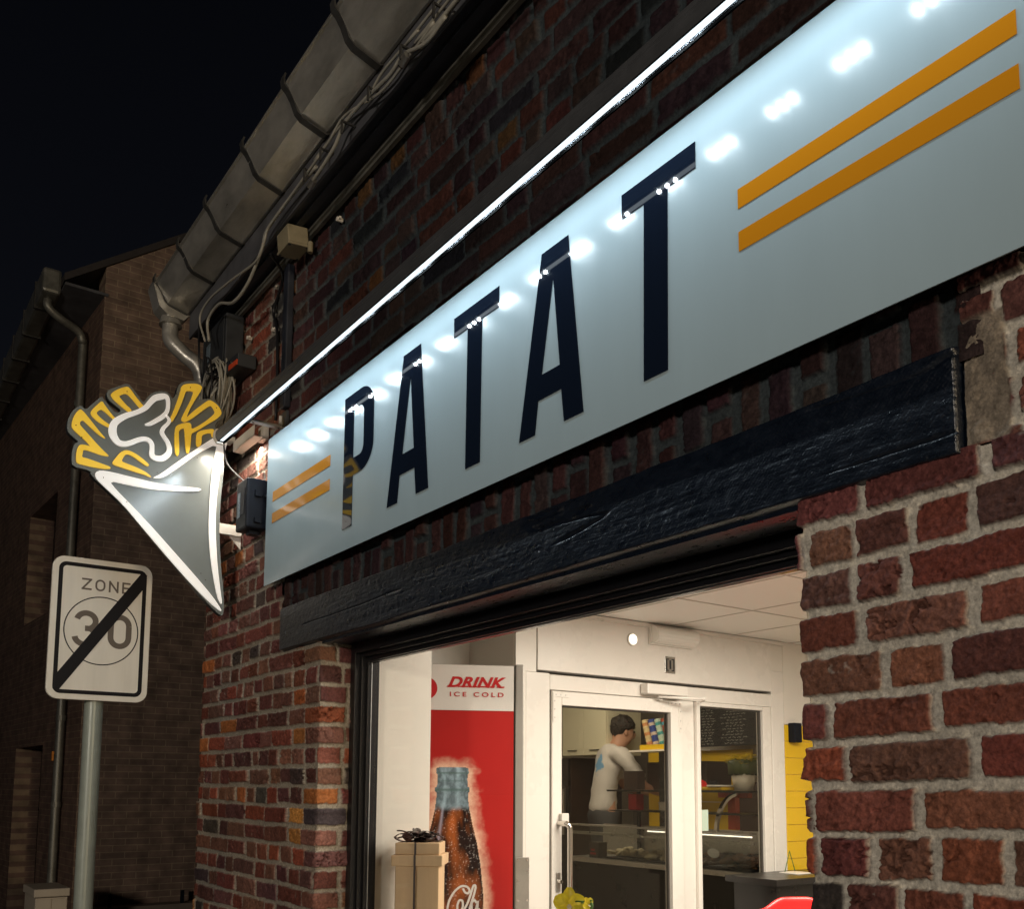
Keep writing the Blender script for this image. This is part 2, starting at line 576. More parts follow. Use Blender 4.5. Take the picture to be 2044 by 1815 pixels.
def brick_field(U, Z, z0, pitch, seed, header=0.5, sl=0.205, sh=0.098, gap=0.0062, wob=0.006, rough=1.0, mask=None, soldier=False,
                pal=PAL, palw=PALW, depth=0.010, mortar=MORTAR, shade=None):
    """height (m, outwards) and colour of old brickwork at points (U, Z)"""
    rng = np.random.RandomState(seed)
    A, B = (Z, U) if soldier else (U, Z)
    Bw = B + wob * fbm(A * 1.7, B * 0.6, seed + 3, 3) + 0.0022 * fbm(A * 11, B * 9, seed + 5, 2)
    ci = np.floor((Bw - z0) / pitch).astype(int)
    H = np.zeros_like(U)
    C = np.zeros(U.shape + (3,))
    bw = 0.5 * (fbm(U * 55, Z * 55, seed + 7, 3))
    fine = fbm(U * 120, Z * 120, seed + 9, 4, 0.6)
    mid = fbm(U * 34, Z * 34, seed + 10, 4, 0.6)
    crk = np.clip(1 - np.abs(fbm(U * 19, Z * 24, seed + 41, 4, 0.6)) * 11, 0, 1) * smooth01(fbm(U * 7, Z * 7, seed + 43, 2) * 3)
    pit = smooth01(fbm(U * 60, Z * 60, seed + 45, 2) * 5 - 2.9)
    hi = fbm(U * 75, Z * 75, seed + 12, 3, 0.7)
    big = fbm(U * 2.2, Z * 2.2, seed + 11, 3)
    amin, amax = A.min() - 0.6, A.max() + 0.6
    mh = -depth + 0.0022 * mid + 0.0009 * fine + 0.0045 * big
    mc = mortar * (1 + 0.22 * fbm(U * 9, Z * 9, seed + 13, 4) + 0.10 * fine)[..., None]
    for c in range(ci.min(), ci.max() + 1):
        m = ci == c
        r = np.random.RandomState((seed * 7919 + c * 104729) & 0x7fffffff)
        head = r.rand() < header
        edges = [amin - r.rand() * 0.2]
        while edges[-1] < amax:
            if head:
                L = sh if r.rand() < 0.8 else sl
            else:
                L = sl if r.rand() < 0.82 else sh
            if r.rand() < 0.06:
                L *= 0.65
            edges.append(edges[-1] + L * (0.92 + 0.16 * r.rand()) + 0.011)
        edges = np.array(edges)
        nb = len(edges)
        if not m.any():
            continue
        a = A[m] + 0.0018 * fbm(A[m] * 14, Bw[m] * 14, seed + 31, 2)
        i = np.clip(np.searchsorted(edges, a) - 1, 0, nb - 2)
        off = r.randn(nb) * 0.0024
        tilt = r.randn(nb) * 0.022
        tiltb = r.randn(nb) * 0.035
        er = r.rand(nb)
        hgt = 0.0012 * r.randn(nb)
        g = gap * (0.55 + 0.95 * r.rand(nb))
        gb = gap * (0.5 + 0.8 * r.rand(nb))
        pc = r.choice(len(pal), nb, p=palw / palw.sum())
        br = 0.78 + 0.44 * r.rand(nb)
        tint = 1 + 0.055 * r.randn(nb, 3)
        shrink = 0.006 * r.rand(nb) ** 2
        dl = a - edges[i] - g[i]
        dr = edges[i + 1] - a - g[i]
        zb = (Bw[m] - z0) / pitch - c
        db = zb * pitch - gb[i] - shrink[i]
        dt = (1 - zb) * pitch - gb[i]
        ex = np.minimum(dl, dr) + 0.0060 * rough * bw[m] + 0.0022 * fine[m]
        ey = np.minimum(db, dt) + 0.0058 * rough * bw[m] + 0.0022 * fine[m]
        rad = 0.0055
        qx = np.maximum(rad - ex, 0)
        qy = np.maximum(rad - ey, 0)
        d = np.minimum(rad - np.hypot(qx, qy), np.minimum(ex, ey))
        t = smooth01(d / 0.0032)
        amp = np.where(er[i] > 0.72, 0.0085, np.where(er[i] > 0.35, 0.0040, 0.0020)) * rough
        lx = (dl - dr) * 0.5
        ly = (db - dt) * 0.5
        hb = off[i] + hgt[i] + tilt[i] * lx + tiltb[i] * ly + amp * (0.55 * mid[m] + 0.35 * hi[m]) + 0.0012 * rough * fine[m] - 0.0085 * rough * crk[m] * (er[i] > 0.3) - 0.006 * pit[m] - 0.0016 * smooth01(1 - d / 0.008) \
            + 0.0028 * rough * (np.maximum(mid[m] - 0.25, 0) * -2.2)
        H[m] = mh[m] * (1 - t) + hb * t
        cc = pal[pc][i] * (br[i])[:, None] * tint[i]
        cc = cc * (1 - 0.45 * crk[m] + 0.22 * mid[m] + 0.25 * fine[m] + 0.20 * fbm(U[m] * 12, Z[m] * 12, seed + 21, 3))[:, None]
        ef = (np.clip(fbm(U[m] * 34, Z[m] * 38, seed + 23, 5, 0.65) * 2.6 - 1.15, 0, 0.42) * (er[i] > 0.5))[:, None]
        cc = cc * (1 - ef) + mortar * 0.9 * ef
        sm = smooth01((d - 0.0005) / 0.0030)[:, None]
        C[m] = mc[m] * (1 - sm) + cc * sm
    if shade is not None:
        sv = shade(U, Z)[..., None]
        C = C * sv * (1 + (1 - np.clip(sv, 0, 1)) * np.array((-0.32, 0.15, 0.75)))      # painted shade: darker, with the bluish glare of the upper wall in the colour
    if mask is not None:
        k = mask(U, Z)[..., None]
        H = H * (1 - k[..., 0]) + (-0.006 + 0.005 * mid + 0.002 * fine) * k[..., 0]
        C = C * (1 - k) + (mc * np.array((0.46, 0.41, 0.37))) * k
    return H, np.clip(C, 0.004, 1)


def grid_mesh(name, P, C, m, parent=None):
    """P (nu, nz, 3) points, C colours"""
    nu, nz = P.shape[:2]
    me = bpy.data.meshes.new(name)
    idx = np.arange(nu * nz).reshape(nu, nz)
    q = np.stack([idx[:-1, :-1], idx[1:, :-1], idx[1:, 1:], idx[:-1, 1:]], -1).reshape(-1, 4)
    nf = len(q)
    me.vertices.add(nu * nz)
    me.vertices.foreach_set('co', P.reshape(-1).astype(np.float32))
    me.loops.add(nf * 4)
    me.loops.foreach_set('vertex_index', q.reshape(-1).astype(np.int32))
    me.polygons.add(nf)
    me.polygons.foreach_set('loop_start', (np.arange(nf) * 4).astype(np.int32))
    me.polygons.foreach_set('loop_total', np.full(nf, 4, np.int32))
    me.update(calc_edges=True)
    me.polygons.foreach_set('use_smooth', np.ones(nf, bool))
    if C is not None:
        ca = me.color_attributes.new('Col', 'FLOAT_COLOR', 'POINT')
        cc = np.ones((nu * nz, 4), np.float32)
        cc[:, :3] = C.reshape(-1, 3)
        ca.data.foreach_set('color', cc.reshape(-1))
    me.validate()
    return link(name, me, m, parent)


def seq(*parts):
    """seq((a, b, step), (b, c, step)) -> increasing samples"""
    o = [parts[0][0]]
    for a, b, st in parts:
        n = max(1, int(round((b - a) / st)))
        o += list(a + (b - a) * (np.arange(1, n + 1) / n))
    return np.array(o)


def wall_panel(name, us, zs, parent, m, xl=None, xr=None, cr=0.010, y0=0.0, edge=None, **kw):
    """brickwork in the plane y=y0 for xl<=u<=xr that turns round the corners at xl (to +y) and xr (to +y)"""
    U, Z = np.meshgrid(us, zs, indexing='ij')
    H, C = brick_field(U, Z, **kw)
    X = U.copy()
    Y = np.full_like(U, y0)
    NX = np.zeros_like(U)
    NY = -np.ones_like(U)
    ew = np.zeros_like(U)
    if edge:
        ew = edge * fbm(Z * 18, Z * 0 + 3.3, kw['seed'] + 91, 3)
    for side, xe in ((-1, xl), (1, xr)):
        if xe is None:
            continue
        s = (U - xe) * side            # distance beyond the corner
        w = s > 0
        X = np.where(w, xe, X)
        Y = np.where(w, y0 + s, Y)
        k = smooth01((s + cr) / (2 * cr)) * math.pi / 2
        n = s > -cr
        NX = np.where(n, side * np.sin(k), NX)
        NY = np.where(n, -np.cos(k), NY)
        rr = np.clip(1 - np.abs(s) / cr, 0, 1) ** 2 * cr * 0.4
        X = X - np.where(n, side * rr * 0.7, 0)
        Y = Y + np.where(n, rr * 0.7, 0)
        X = X + np.where(s > -0.02, side * ew * smooth01((s + 0.02) / 0.02), 0)
    P = np.stack([X + NX * H, Y + NY * H, Z], -1)
    return grid_mesh(name, P, C, m, parent)


def pieces(name, lst, m, parent, bevel=0.0, mtx=None):
    """every box of the list as a part of its own"""
    return [box(name, *b, m, parent, bevel, mtx) for b in lst]


def rods(name, lst, m, parent, smooth=False):
    """every (centre, axis, radius, height) as a part of its own"""
    o = []
    for c, ax, r, h in lst:
        bm = bmesh.new()
        cyl(bm, c, ax, r, h, 16)
        o.append(fin(name, bm, m, parent))
    return o

# outlines (y, z) and cable runs, in metres
D = {
    'board': [[-0.6708, 2.8247], [-0.6756, 2.8531], [-0.6748, 2.8838], [-0.6719, 2.9019], [-0.6676, 2.9138], [-0.6534, 2.9253], [-0.6687, 2.9355], [-0.683, 2.9465], [-0.6932, 2.9562], [-0.6982, 2.9769], [-0.6964, 2.997], [-0.6924, 3.0155], [-0.6803, 3.0448], [-0.6565, 3.0698], [-0.6458, 3.0654], [-0.6344, 3.0571], [-0.6091, 3.0911], [-0.5824, 3.1235], [-0.574, 3.1178], [-0.5654, 3.1087], [-0.5459, 3.0865], [-0.5288, 3.0737], [-0.5174, 3.0731], [-0.5066, 3.0836], [-0.511, 3.0905], [-0.5302, 3.1016], [-0.5514, 3.1144], [-0.5602, 3.128], [-0.5629, 3.1408], [-0.5595, 3.1541], [-0.5497, 3.1634], [-0.5196, 3.1825], [-0.4934, 3.2003], [-0.4807, 3.1983], [-0.4564, 3.1748], [-0.434, 3.1483], [-0.4262, 3.1411], [-0.4209, 3.1435], [-0.4071, 3.1689], [-0.397, 3.1818], [-0.3845, 3.1931], [-0.3589, 3.2039], [-0.3436, 3.2066], [-0.3315, 3.2043], [-0.3212, 3.1952], [-0.3129, 3.1833], [-0.3075, 3.187], [-0.2975, 3.2106], [-0.2941, 3.235], [-0.2839, 3.2566], [-0.2642, 3.2688], [-0.2353, 3.2793], [-0.2058, 3.2818], [-0.1916, 3.2711], [-0.1942, 3.2513], [-0.2084, 3.2071], [-0.1891, 3.2107], [-0.1665, 3.22], [-0.1526, 3.2211], [-0.1337, 3.2138], [-0.107, 3.189], [-0.1004, 3.1713], [-0.1055, 3.1508], [-0.1324, 3.1228], [-0.1339, 3.101], [-0.126, 3.0788], [-0.1121, 3.082], [-0.0756, 3.1084], [-0.0612, 3.1033], [-0.0838, 3.0425], [-0.094, 2.9828], [-0.0899, 2.9263], [-0.0953, 2.8555], [-0.0989, 2.7917], [-0.0995, 2.6973], [-0.0946, 2.6042], [-0.0844, 2.4999], [-0.069, 2.3902], [-0.0674, 2.3193], [-0.08, 2.3099], [-0.1397, 2.3602], [-0.2699, 2.4953], [-0.4198, 2.6521], [-0.5346, 2.7501], [-0.6044, 2.8041], [-0.6052, 2.8203]],
    'chips': [[[-0.6551, 3.0531], [-0.6448, 3.0468], [-0.6238, 3.0252], [-0.6005, 2.9996], [-0.5749, 2.9721], [-0.559, 2.9579], [-0.5661, 2.9574], [-0.591, 2.9707], [-0.616, 2.9894], [-0.6368, 3.0066], [-0.645, 3.0113], [-0.6526, 3.0051], [-0.6551, 2.9957], [-0.6517, 2.9877], [-0.6267, 2.9648], [-0.5973, 2.936], [-0.5677, 2.9092], [-0.5435, 2.891], [-0.5484, 2.8878], [-0.5748, 2.8877], [-0.6072, 2.894], [-0.6272, 2.8963], [-0.6371, 2.8946], [-0.6384, 2.8829], [-0.6405, 2.8649], [-0.6256, 2.8648], [-0.5935, 2.8594], [-0.5609, 2.8529], [-0.5404, 2.8494], [-0.534, 2.8429], [-0.5419, 2.838], [-0.5681, 2.8348], [-0.6042, 2.8341], [-0.634, 2.8356], [-0.6558, 2.8376], [-0.6603, 2.8476], [-0.6611, 2.8715], [-0.6587, 2.8939], [-0.6535, 2.9081], [-0.646, 2.9142], [-0.6282, 2.9159], [-0.6112, 2.913], [-0.6248, 2.9277], [-0.6496, 2.9464], [-0.6742, 2.9649], [-0.6826, 2.9761], [-0.6825, 2.9937], [-0.677, 3.0192], [-0.6663, 3.0416]], [[-0.5799, 3.1055], [-0.5686, 3.0899], [-0.5512, 3.0694], [-0.5339, 3.0511], [-0.5276, 3.0492], [-0.5355, 3.0406], [-0.5503, 3.0517], [-0.5672, 3.0633], [-0.5798, 3.0704], [-0.5877, 3.0662], [-0.599, 3.0512], [-0.5863, 3.0386], [-0.5695, 3.0269], [-0.5549, 3.0192], [-0.5465, 3.0155], [-0.549, 3.0037], [-0.5686, 3.0093], [-0.5934, 3.0191], [-0.6144, 3.0364], [-0.619, 3.0486], [-0.6117, 3.0637], [-0.5967, 3.0841]], [[-0.4875, 3.1869], [-0.4755, 3.1768], [-0.4553, 3.1521], [-0.4353, 3.1319], [-0.4219, 3.1191], [-0.4342, 3.1069], [-0.4519, 3.1232], [-0.4718, 3.1434], [-0.4903, 3.157], [-0.5056, 3.1508], [-0.5196, 3.1393], [-0.5065, 3.1256], [-0.4891, 3.1095], [-0.4739, 3.0995], [-0.4683, 3.0907], [-0.4763, 3.083], [-0.4923, 3.0905], [-0.5159, 3.1051], [-0.5394, 3.1219], [-0.5494, 3.1364], [-0.5447, 3.1466], [-0.527, 3.1636], [-0.5069, 3.1778]], [[-0.4845, 2.9272], [-0.4658, 2.9279], [-0.4402, 2.9187], [-0.4119, 2.902], [-0.391, 2.8859], [-0.398, 2.8771], [-0.4219, 2.8885], [-0.4479, 2.9035], [-0.4671, 2.9118], [-0.4807, 2.9112], [-0.4894, 2.8992], [-0.4977, 2.8783], [-0.4737, 2.8733], [-0.442, 2.8663], [-0.4099, 2.857], [-0.3902, 2.8462], [-0.3804, 2.8375], [-0.3898, 2.8372], [-0.4092, 2.8424], [-0.4516, 2.8474], [-0.4935, 2.8535], [-0.5245, 2.8582], [-0.531, 2.8658], [-0.5217, 2.8834], [-0.5026, 2.9143]], [[-0.3117, 3.0807], [-0.319, 3.0953], [-0.3092, 3.1233], [-0.2938, 3.1763], [-0.2825, 3.2239], [-0.2809, 3.2396], [-0.2702, 3.2519], [-0.2481, 3.2612], [-0.2212, 3.2677], [-0.2051, 3.2664], [-0.1952, 3.2582], [-0.206, 3.2315], [-0.2228, 3.1987], [-0.2374, 3.1667], [-0.2475, 3.1406], [-0.2543, 3.1154], [-0.2426, 3.13], [-0.2211, 3.1565], [-0.1927, 3.186], [-0.1706, 3.2082], [-0.1615, 3.2121], [-0.1427, 3.2067], [-0.1235, 3.1922], [-0.1122, 3.1733], [-0.1129, 3.1611], [-0.1285, 3.1406], [-0.162, 3.1111], [-0.1952, 3.082], [-0.2172, 3.0628], [-0.2325, 3.0522], [-0.233, 3.0098], [-0.2371, 2.9738], [-0.2423, 2.9652], [-0.2491, 2.9665], [-0.2536, 2.9936], [-0.2578, 3.0394], [-0.2613, 3.068], [-0.2668, 3.0667], [-0.2829, 3.0536], [-0.2816, 3.0224], [-0.2785, 2.9881], [-0.2776, 2.9557], [-0.2837, 2.9433], [-0.2918, 2.9527], [-0.2965, 2.9842], [-0.2989, 3.0301], [-0.2966, 3.0633], [-0.2894, 3.0743], [-0.2677, 3.0876], [-0.2434, 3.0956], [-0.2342, 3.0907], [-0.2328, 3.0698], [-0.2069, 3.0888], [-0.1739, 3.1202], [-0.1518, 3.1446], [-0.1376, 3.1648], [-0.1463, 3.1794], [-0.1572, 3.1912], [-0.1761, 3.1745], [-0.2025, 3.1467], [-0.2286, 3.1192], [-0.2503, 3.0999], [-0.2635, 3.0933], [-0.2748, 3.0988], [-0.2731, 3.1109], [-0.259, 3.1472], [-0.2407, 3.1919], [-0.2309, 3.2276], [-0.2333, 3.2317], [-0.2468, 3.2311], [-0.2613, 3.2258], [-0.2681, 3.2016], [-0.2798, 3.161], [-0.2936, 3.1201], [-0.3057, 3.0938]], [[-0.2102, 3.0597], [-0.1949, 3.0726], [-0.1724, 3.0825], [-0.1497, 3.0906], [-0.1404, 3.0899], [-0.1392, 3.0711], [-0.1403, 3.0577], [-0.1483, 3.0571], [-0.1513, 3.0731], [-0.1717, 3.0661], [-0.1906, 3.0535], [-0.1891, 3.0171], [-0.1988, 3.0021], [-0.209, 3.0033], [-0.2116, 3.0263]]],
    'coneA': [[-0.5901, 2.8157], [-0.5708, 2.8273], [-0.5276, 2.8284], [-0.4501, 2.823], [-0.3708, 2.8175], [-0.284, 2.8203], [-0.1952, 2.8287], [-0.1799, 2.8248], [-0.1946, 2.8152], [-0.2773, 2.7995], [-0.3694, 2.7874], [-0.4596, 2.7882], [-0.5394, 2.7923], [-0.5078, 2.7581], [-0.4446, 2.7044], [-0.3623, 2.6288], [-0.2719, 2.5404], [-0.1795, 2.45], [-0.1165, 2.3844], [-0.0778, 2.3336], [-0.0837, 2.328], [-0.1276, 2.3585], [-0.2021, 2.4226], [-0.3, 2.5181], [-0.3957, 2.6173], [-0.4892, 2.7142], [-0.5627, 2.7712], [-0.588, 2.7956]],
    'coneB': [[-0.3746, 2.838], [-0.3496, 2.8552], [-0.2599, 2.9445], [-0.1729, 3.0259], [-0.1043, 3.0859], [-0.0757, 3.1078], [-0.0634, 3.1016], [-0.0838, 3.0425], [-0.0959, 2.9824], [-0.1072, 2.9228], [-0.1168, 2.8198], [-0.1191, 2.7252], [-0.1142, 2.6323], [-0.102, 2.5098], [-0.0873, 2.4189], [-0.0772, 2.3645], [-0.0818, 2.3578], [-0.0983, 2.3866], [-0.1202, 2.4764], [-0.136, 2.5668], [-0.1463, 2.6707], [-0.146, 2.783], [-0.1437, 2.8776], [-0.134, 2.9743], [-0.1228, 3.0338], [-0.2013, 2.9757], [-0.2587, 2.9168], [-0.3151, 2.8621], [-0.3432, 2.8412], [-0.3716, 2.8356]],
    'sauce': [[-0.4148, 3.0469, 0.0063], [-0.3955, 3.0558, 0.0147], [-0.3727, 3.0745, 0.0168], [-0.3477, 3.0978, 0.0179], [-0.3315, 3.1273, 0.0147], [-0.3306, 3.1671, 0.0147], [-0.3405, 3.1833, 0.0189], [-0.3621, 3.1767, 0.0242], [-0.3832, 3.1645, 0.0232], [-0.3995, 3.1431, 0.021], [-0.4135, 3.1212, 0.02], [-0.4318, 3.1029, 0.0179], [-0.4585, 3.0843, 0.0179], [-0.4891, 3.0663, 0.021], [-0.517, 3.0427, 0.0242], [-0.5315, 3.0224, 0.0263], [-0.5358, 2.9967, 0.0295], [-0.5301, 2.9733, 0.0284], [-0.5127, 2.9525, 0.0242], [-0.4898, 2.9508, 0.021], [-0.4673, 2.9603, 0.0194], [-0.4408, 2.9775, 0.0185], [-0.418, 2.9877, 0.0179], [-0.3988, 2.9869, 0.0179], [-0.3864, 2.9736, 0.0179], [-0.384, 2.9536, 0.0173], [-0.3834, 2.9308, 0.02], [-0.3754, 2.9211, 0.021], [-0.357, 2.9192, 0.0227], [-0.3379, 2.9267, 0.0232], [-0.3192, 2.9491, 0.0221], [-0.317, 2.9727, 0.0189], [-0.3257, 2.9963, 0.0168], [-0.3396, 3.014, 0.0158], [-0.3486, 3.0304, 0.0164], [-0.3434, 3.0502, 0.0152], [-0.3289, 3.0697, 0.0137], [-0.3219, 3.0853, 0.0126], [-0.328, 3.0979, 0.0084], [-0.3382, 3.1059, 0.0063]],
    'cable1': [[-1.8857, -0.155, 3.6568], [-1.9842, -0.155, 3.6474], [-2.0895, -0.155, 3.6436], [-2.2157, -0.155, 3.6922], [-2.2999, -0.155, 3.6845], [-2.4699, -0.155, 3.7077], [-2.5972, -0.155, 3.7108], [-2.6847, -0.155, 3.6715], [-2.8425, -0.155, 3.6487]],
    'cable2': [[-1.9331, -0.15, 3.6946], [-2.0559, -0.15, 3.6829], [-2.2122, -0.15, 3.6735], [-2.3656, -0.15, 3.6741], [-2.6097, -0.15, 3.7484], [-2.7299, -0.15, 3.7283], [-2.8753, -0.15, 3.7167]],
    'cable3': [[-1.982, -0.145, 3.7334], [-2.1537, -0.145, 3.7296], [-2.3587, -0.145, 3.7406], [-2.4631, -0.145, 3.7214], [-2.6493, -0.145, 3.7396], [-2.8545, -0.145, 3.7367]],
    'cable4': [[-1.8363, -0.15, 3.623], [-1.9517, -0.15, 3.6385], [-2.0547, -0.15, 3.6402], [-2.1886, -0.15, 3.664], [-2.2236, -0.15, 3.6622]],
    'cable5': [[-2.7698, -0.16, 3.7041], [-2.9712, -0.16, 3.6905], [-3.1175, -0.16, 3.6834], [-3.2337, -0.16, 3.6715], [-3.2707, -0.16, 3.6336], [-3.3505, -0.16, 3.5989], [-3.6492, -0.16, 3.6518], [-3.9068, -0.16, 3.685], [-4.0258, -0.16, 3.6522], [-3.9394, -0.16, 3.5158]],
    'cable6': [[-2.8239, -0.15, 3.6953], [-3.0137, -0.15, 3.7021], [-3.1821, -0.15, 3.6968], [-3.2806, -0.15, 3.6824], [-3.3174, -0.15, 3.6355], [-3.4602, -0.15, 3.5618], [-3.6195, -0.15, 3.5555], [-3.7991, -0.15, 3.6238], [-3.9418, -0.15, 3.6113], [-3.9157, -0.15, 3.5094]],
    'cable7': [[-3.6847, -0.01, 3.9064], [-3.7113, -0.01, 3.8195], [-3.6623, -0.01, 3.6625], [-3.5398, -0.01, 3.5308], [-3.4997, -0.01, 3.4371], [-3.4787, -0.01, 3.2642]],
}
# ================================================================== ground
def sheet(name, x0, x1, y0, y1, z, m, label=None):
    bm = bmesh.new()
    v = [bm.verts.new(p) for p in ((x0, y0, z), (x1, y0, z), (x1, y1, z), (x0, y1, z))]
    bm.faces.new(v)
    o = fin(name, bm, m)
    return tag(o, kind='structure')


sheet('ground', -150, 150, -150, 150, -0.14, 'asphalt')
o = boxes('pavement', [(-4.6, 6, -2.1, -0.02, -0.3, 0.0), (-9.4, -8.0, -2.6, 8, -0.3, 0.001)], 'paving', bevel=0.01)
tag(o, kind='structure')
o = boxes('kerb', [(-4.75, 6, -2.25, -2.1, -0.3, 0.003), (-4.75, -4.6, -2.1, -0.0, -0.3, 0.003)], 'paving', bevel=0.012)
tag(o, kind='structure')

# ================================================================== the shop
VC = vcol_mat('old_brick_and_mortar', 0.72)
shop = thing('brick_shop', 'old red brick shop with black oak beam over a lit shop window', 'building', (-1.65, 0, 0))

ZL = dict(z0=2.1085 - 0.0705 * 40, pitch=0.0705)


# left pier, side wall and the front above the window, one piece of brickwork
def pier_shade(U, Z):
    return 1.0 + 0.18 * fbm(U * 2.5, Z * 2.5, 92, 3)


def painted_dimness(U, Z):  # dimness of the upper wall, painted into the brick colour
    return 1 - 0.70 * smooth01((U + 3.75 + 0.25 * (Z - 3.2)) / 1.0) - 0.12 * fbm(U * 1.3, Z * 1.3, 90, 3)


us = seq((-6.3, -4.45, 0.03), (-4.45, -4.25, 0.004), (-4.25, -2.93, 0.0028), (-2.93, -2.85, 0.004))
zs = seq((0, 1.05, 0.012), (1.05, 2.115, 0.003))
wall = wall_panel('front_wall', us, zs, None, VC, xl=-4.297, xr=-3.02, seed=11, header=0.62, edge=0.010, gap=0.0056, wob=0.008, rough=1.15, shade=pier_shade, **ZL)
us2 = seq((-6.3, -4.45, 0.03), (-4.45, -3.37, 0.0035))
wall2 = wall_panel('p2', us2, seq((2.115, 3.0, 0.0035), (3.0, 3.70, 0.005)), None, VC, xl=-4.297, seed=11, header=0.62, edge=0.010, gap=0.0056, wob=0.008, rough=1.15, shade=painted_dimness, **ZL)


us3 = seq((-3.37, -0.8, 0.0055), (-0.8, 1.4, 0.012))
wall3 = wall_panel('p3', us3, seq((2.395, 3.70, 0.0055)), None, VC, seed=11, header=0.4, gap=0.0062, mortar=MORTAR * 0.62, shade=painted_dimness, **ZL)
# the row of bricks on end between beam and sign
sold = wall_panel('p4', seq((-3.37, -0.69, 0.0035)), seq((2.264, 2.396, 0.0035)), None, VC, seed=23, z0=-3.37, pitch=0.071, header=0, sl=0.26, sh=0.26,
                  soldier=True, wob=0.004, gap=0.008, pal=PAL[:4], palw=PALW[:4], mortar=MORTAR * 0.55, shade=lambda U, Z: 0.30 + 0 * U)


# right pier
def patch(U, Z):
    k = smooth01((-0.655 + 0.008 * fbm(Z * 20, U * 20, 5, 3) - U) / 0.006) * smooth01((Z - 2.128) / 0.006) * smooth01((2.33 - Z) / 0.01)
    return k


us5 = seq((-1.20, -1.045, 0.004), (-1.045, -0.56, 0.0019), (-0.56, 1.4, 0.02))
zs5 = seq((0, 1.02, 0.02), (1.02, 2.13, 0.0021), (2.13, 2.395, 0.003))


def hole_r(P):
    return P


pier_r = wall_panel('p5', us5, seq((0, 1.02, 0.02), (1.02, 2.128, 0.0021)), None, VC, xl=-1.031, seed=47, header=0.22, sl=0.190, sh=0.090, edge=0.009,
                    z0=2.142 - 0.0747 * 40, pitch=0.0747, rough=1.3, gap=0.0062, wob=0.015, depth=0.011, mortar=np.array((0.50, 0.475, 0.42)))
pier_r2 = wall_panel('p6', seq((-0.722, -0.56, 0.0022), (-0.56, 1.4, 0.02)), seq((2.128, 2.395, 0.0022)), None, VC, seed=47, header=0.22, sl=0.190, sh=0.090,
                     z0=2.142 - 0.0747 * 40, pitch=0.0747, rough=1.3, gap=0.0062, wob=0.015, depth=0.011, mortar=np.array((0.50, 0.475, 0.42)), mask=patch)
objs = [wall, wall2, wall3, sold, pier_r, pier_r2]
with bpy.context.temp_override(active_object=wall, selected_objects=objs, selected_editable_objects=objs, object=wall):
    bpy.ops.object.join()
wall.location = -shop.location
wall.parent = shop

# solid masonry behind the face: keeps light and sky out
boxes('backing_wall', [(-4.28, -3.04, 0.03, 0.24, 0, 3.7), (-3.02, -1.01, 0.03, 0.24, 2.30, 3.7), (-1.01, 1.4, 0.03, 0.24, 0, 3.7),
                       (-3.02, -1.01, 0.02, 0.24, 0, 0.95), (-4.28, -4.02, 0.24, 1.24, 0, 3.7), (1.15, 1.4, 0.24, 6.3, 0, 3.7),
                       (-4.28, 1.4, 6.1, 6.3, 0, 3.7)], 'grey_board', shop)
# the wing that closes the yard behind the left wall
boxes('rear_wing', [(-7.6, -4.29, 1.25, 1.38, 0, 3.3), (-7.6, -7.45, 1.38, 6.3, 0, 3.3), (-7.6, -4.29, 6.1, 6.3, 0, 3.3), (-7.7, -4.29, 1.15, 6.4, 3.3, 3.4)],
      mat('brown_wing_brick', (0.07, 0.035, 0.022), 0.8, noise=(20, 0.3)), shop)

# beam: black painted oak with its weathered grain
U, Z = np.meshgrid(seq((-3.37, -2.2, 0.0032), (-2.2, -0.727, 0.0022)), seq((2.108, 2.290, 0.0017)), indexing='ij')
zt = 2.278 + 0.006 * fbm(U * 2.2, U * 0 + 1.1, 77, 4) + 0.012 * smooth01((U + 1.3) / 0.6)
zb = 2.116 + 0.005 * fbm(U * 3.1, U * 0 + 7.1, 78, 4)
warp = 0.035 * fbm(U * 1.1, Z * 3, 71, 3)
gz = Z + warp - 0.05 * (U + 2) * 0.35
g1 = fbm(U * 7, gz * 150, 61, 4, 0.6)
g2 = fbm(U * 70, Z * 95, 62, 3, 0.6)
g3 = fbm(U * 2.2, gz * 26, 63, 3)
crack = np.clip(1 - np.abs(fbm(U * 1.6, gz * 13, 64, 3)) * 16, 0, 1) * smooth01(fbm(U * 2.4, gz * 9, 65, 2) * 4)
weave = 0.5 * (np.sin(U * 2 * math.pi / 0.0085 + 2 * g3) * np.sin(Z * 2 * math.pi / 0.009 + 3 * g3))
H = 0.010 + 0.0007 * g1 + 0.0009 * g2 + 0.0014 * g3 - 0.0060 * crack + 0.0008 * weave * (0.6 + 0.8 * fbm(U * 9, Z * 9, 66, 2))
em = np.minimum(np.minimum(zt - Z, Z - zb), np.minimum(U + 3.37, -0.727 - U) * 1.0)
H = H - 0.022 * (1 - smooth01(em / 0.0035))
P = np.stack([U, -H, Z], -1)
beam = grid_mesh('beam', P, None, 'beam', shop)
beam.location = -shop.location
box('beam_soffit', -3.36, -0.74, 0.012, 0.25, 2.113, 2.30, 'beam', shop)

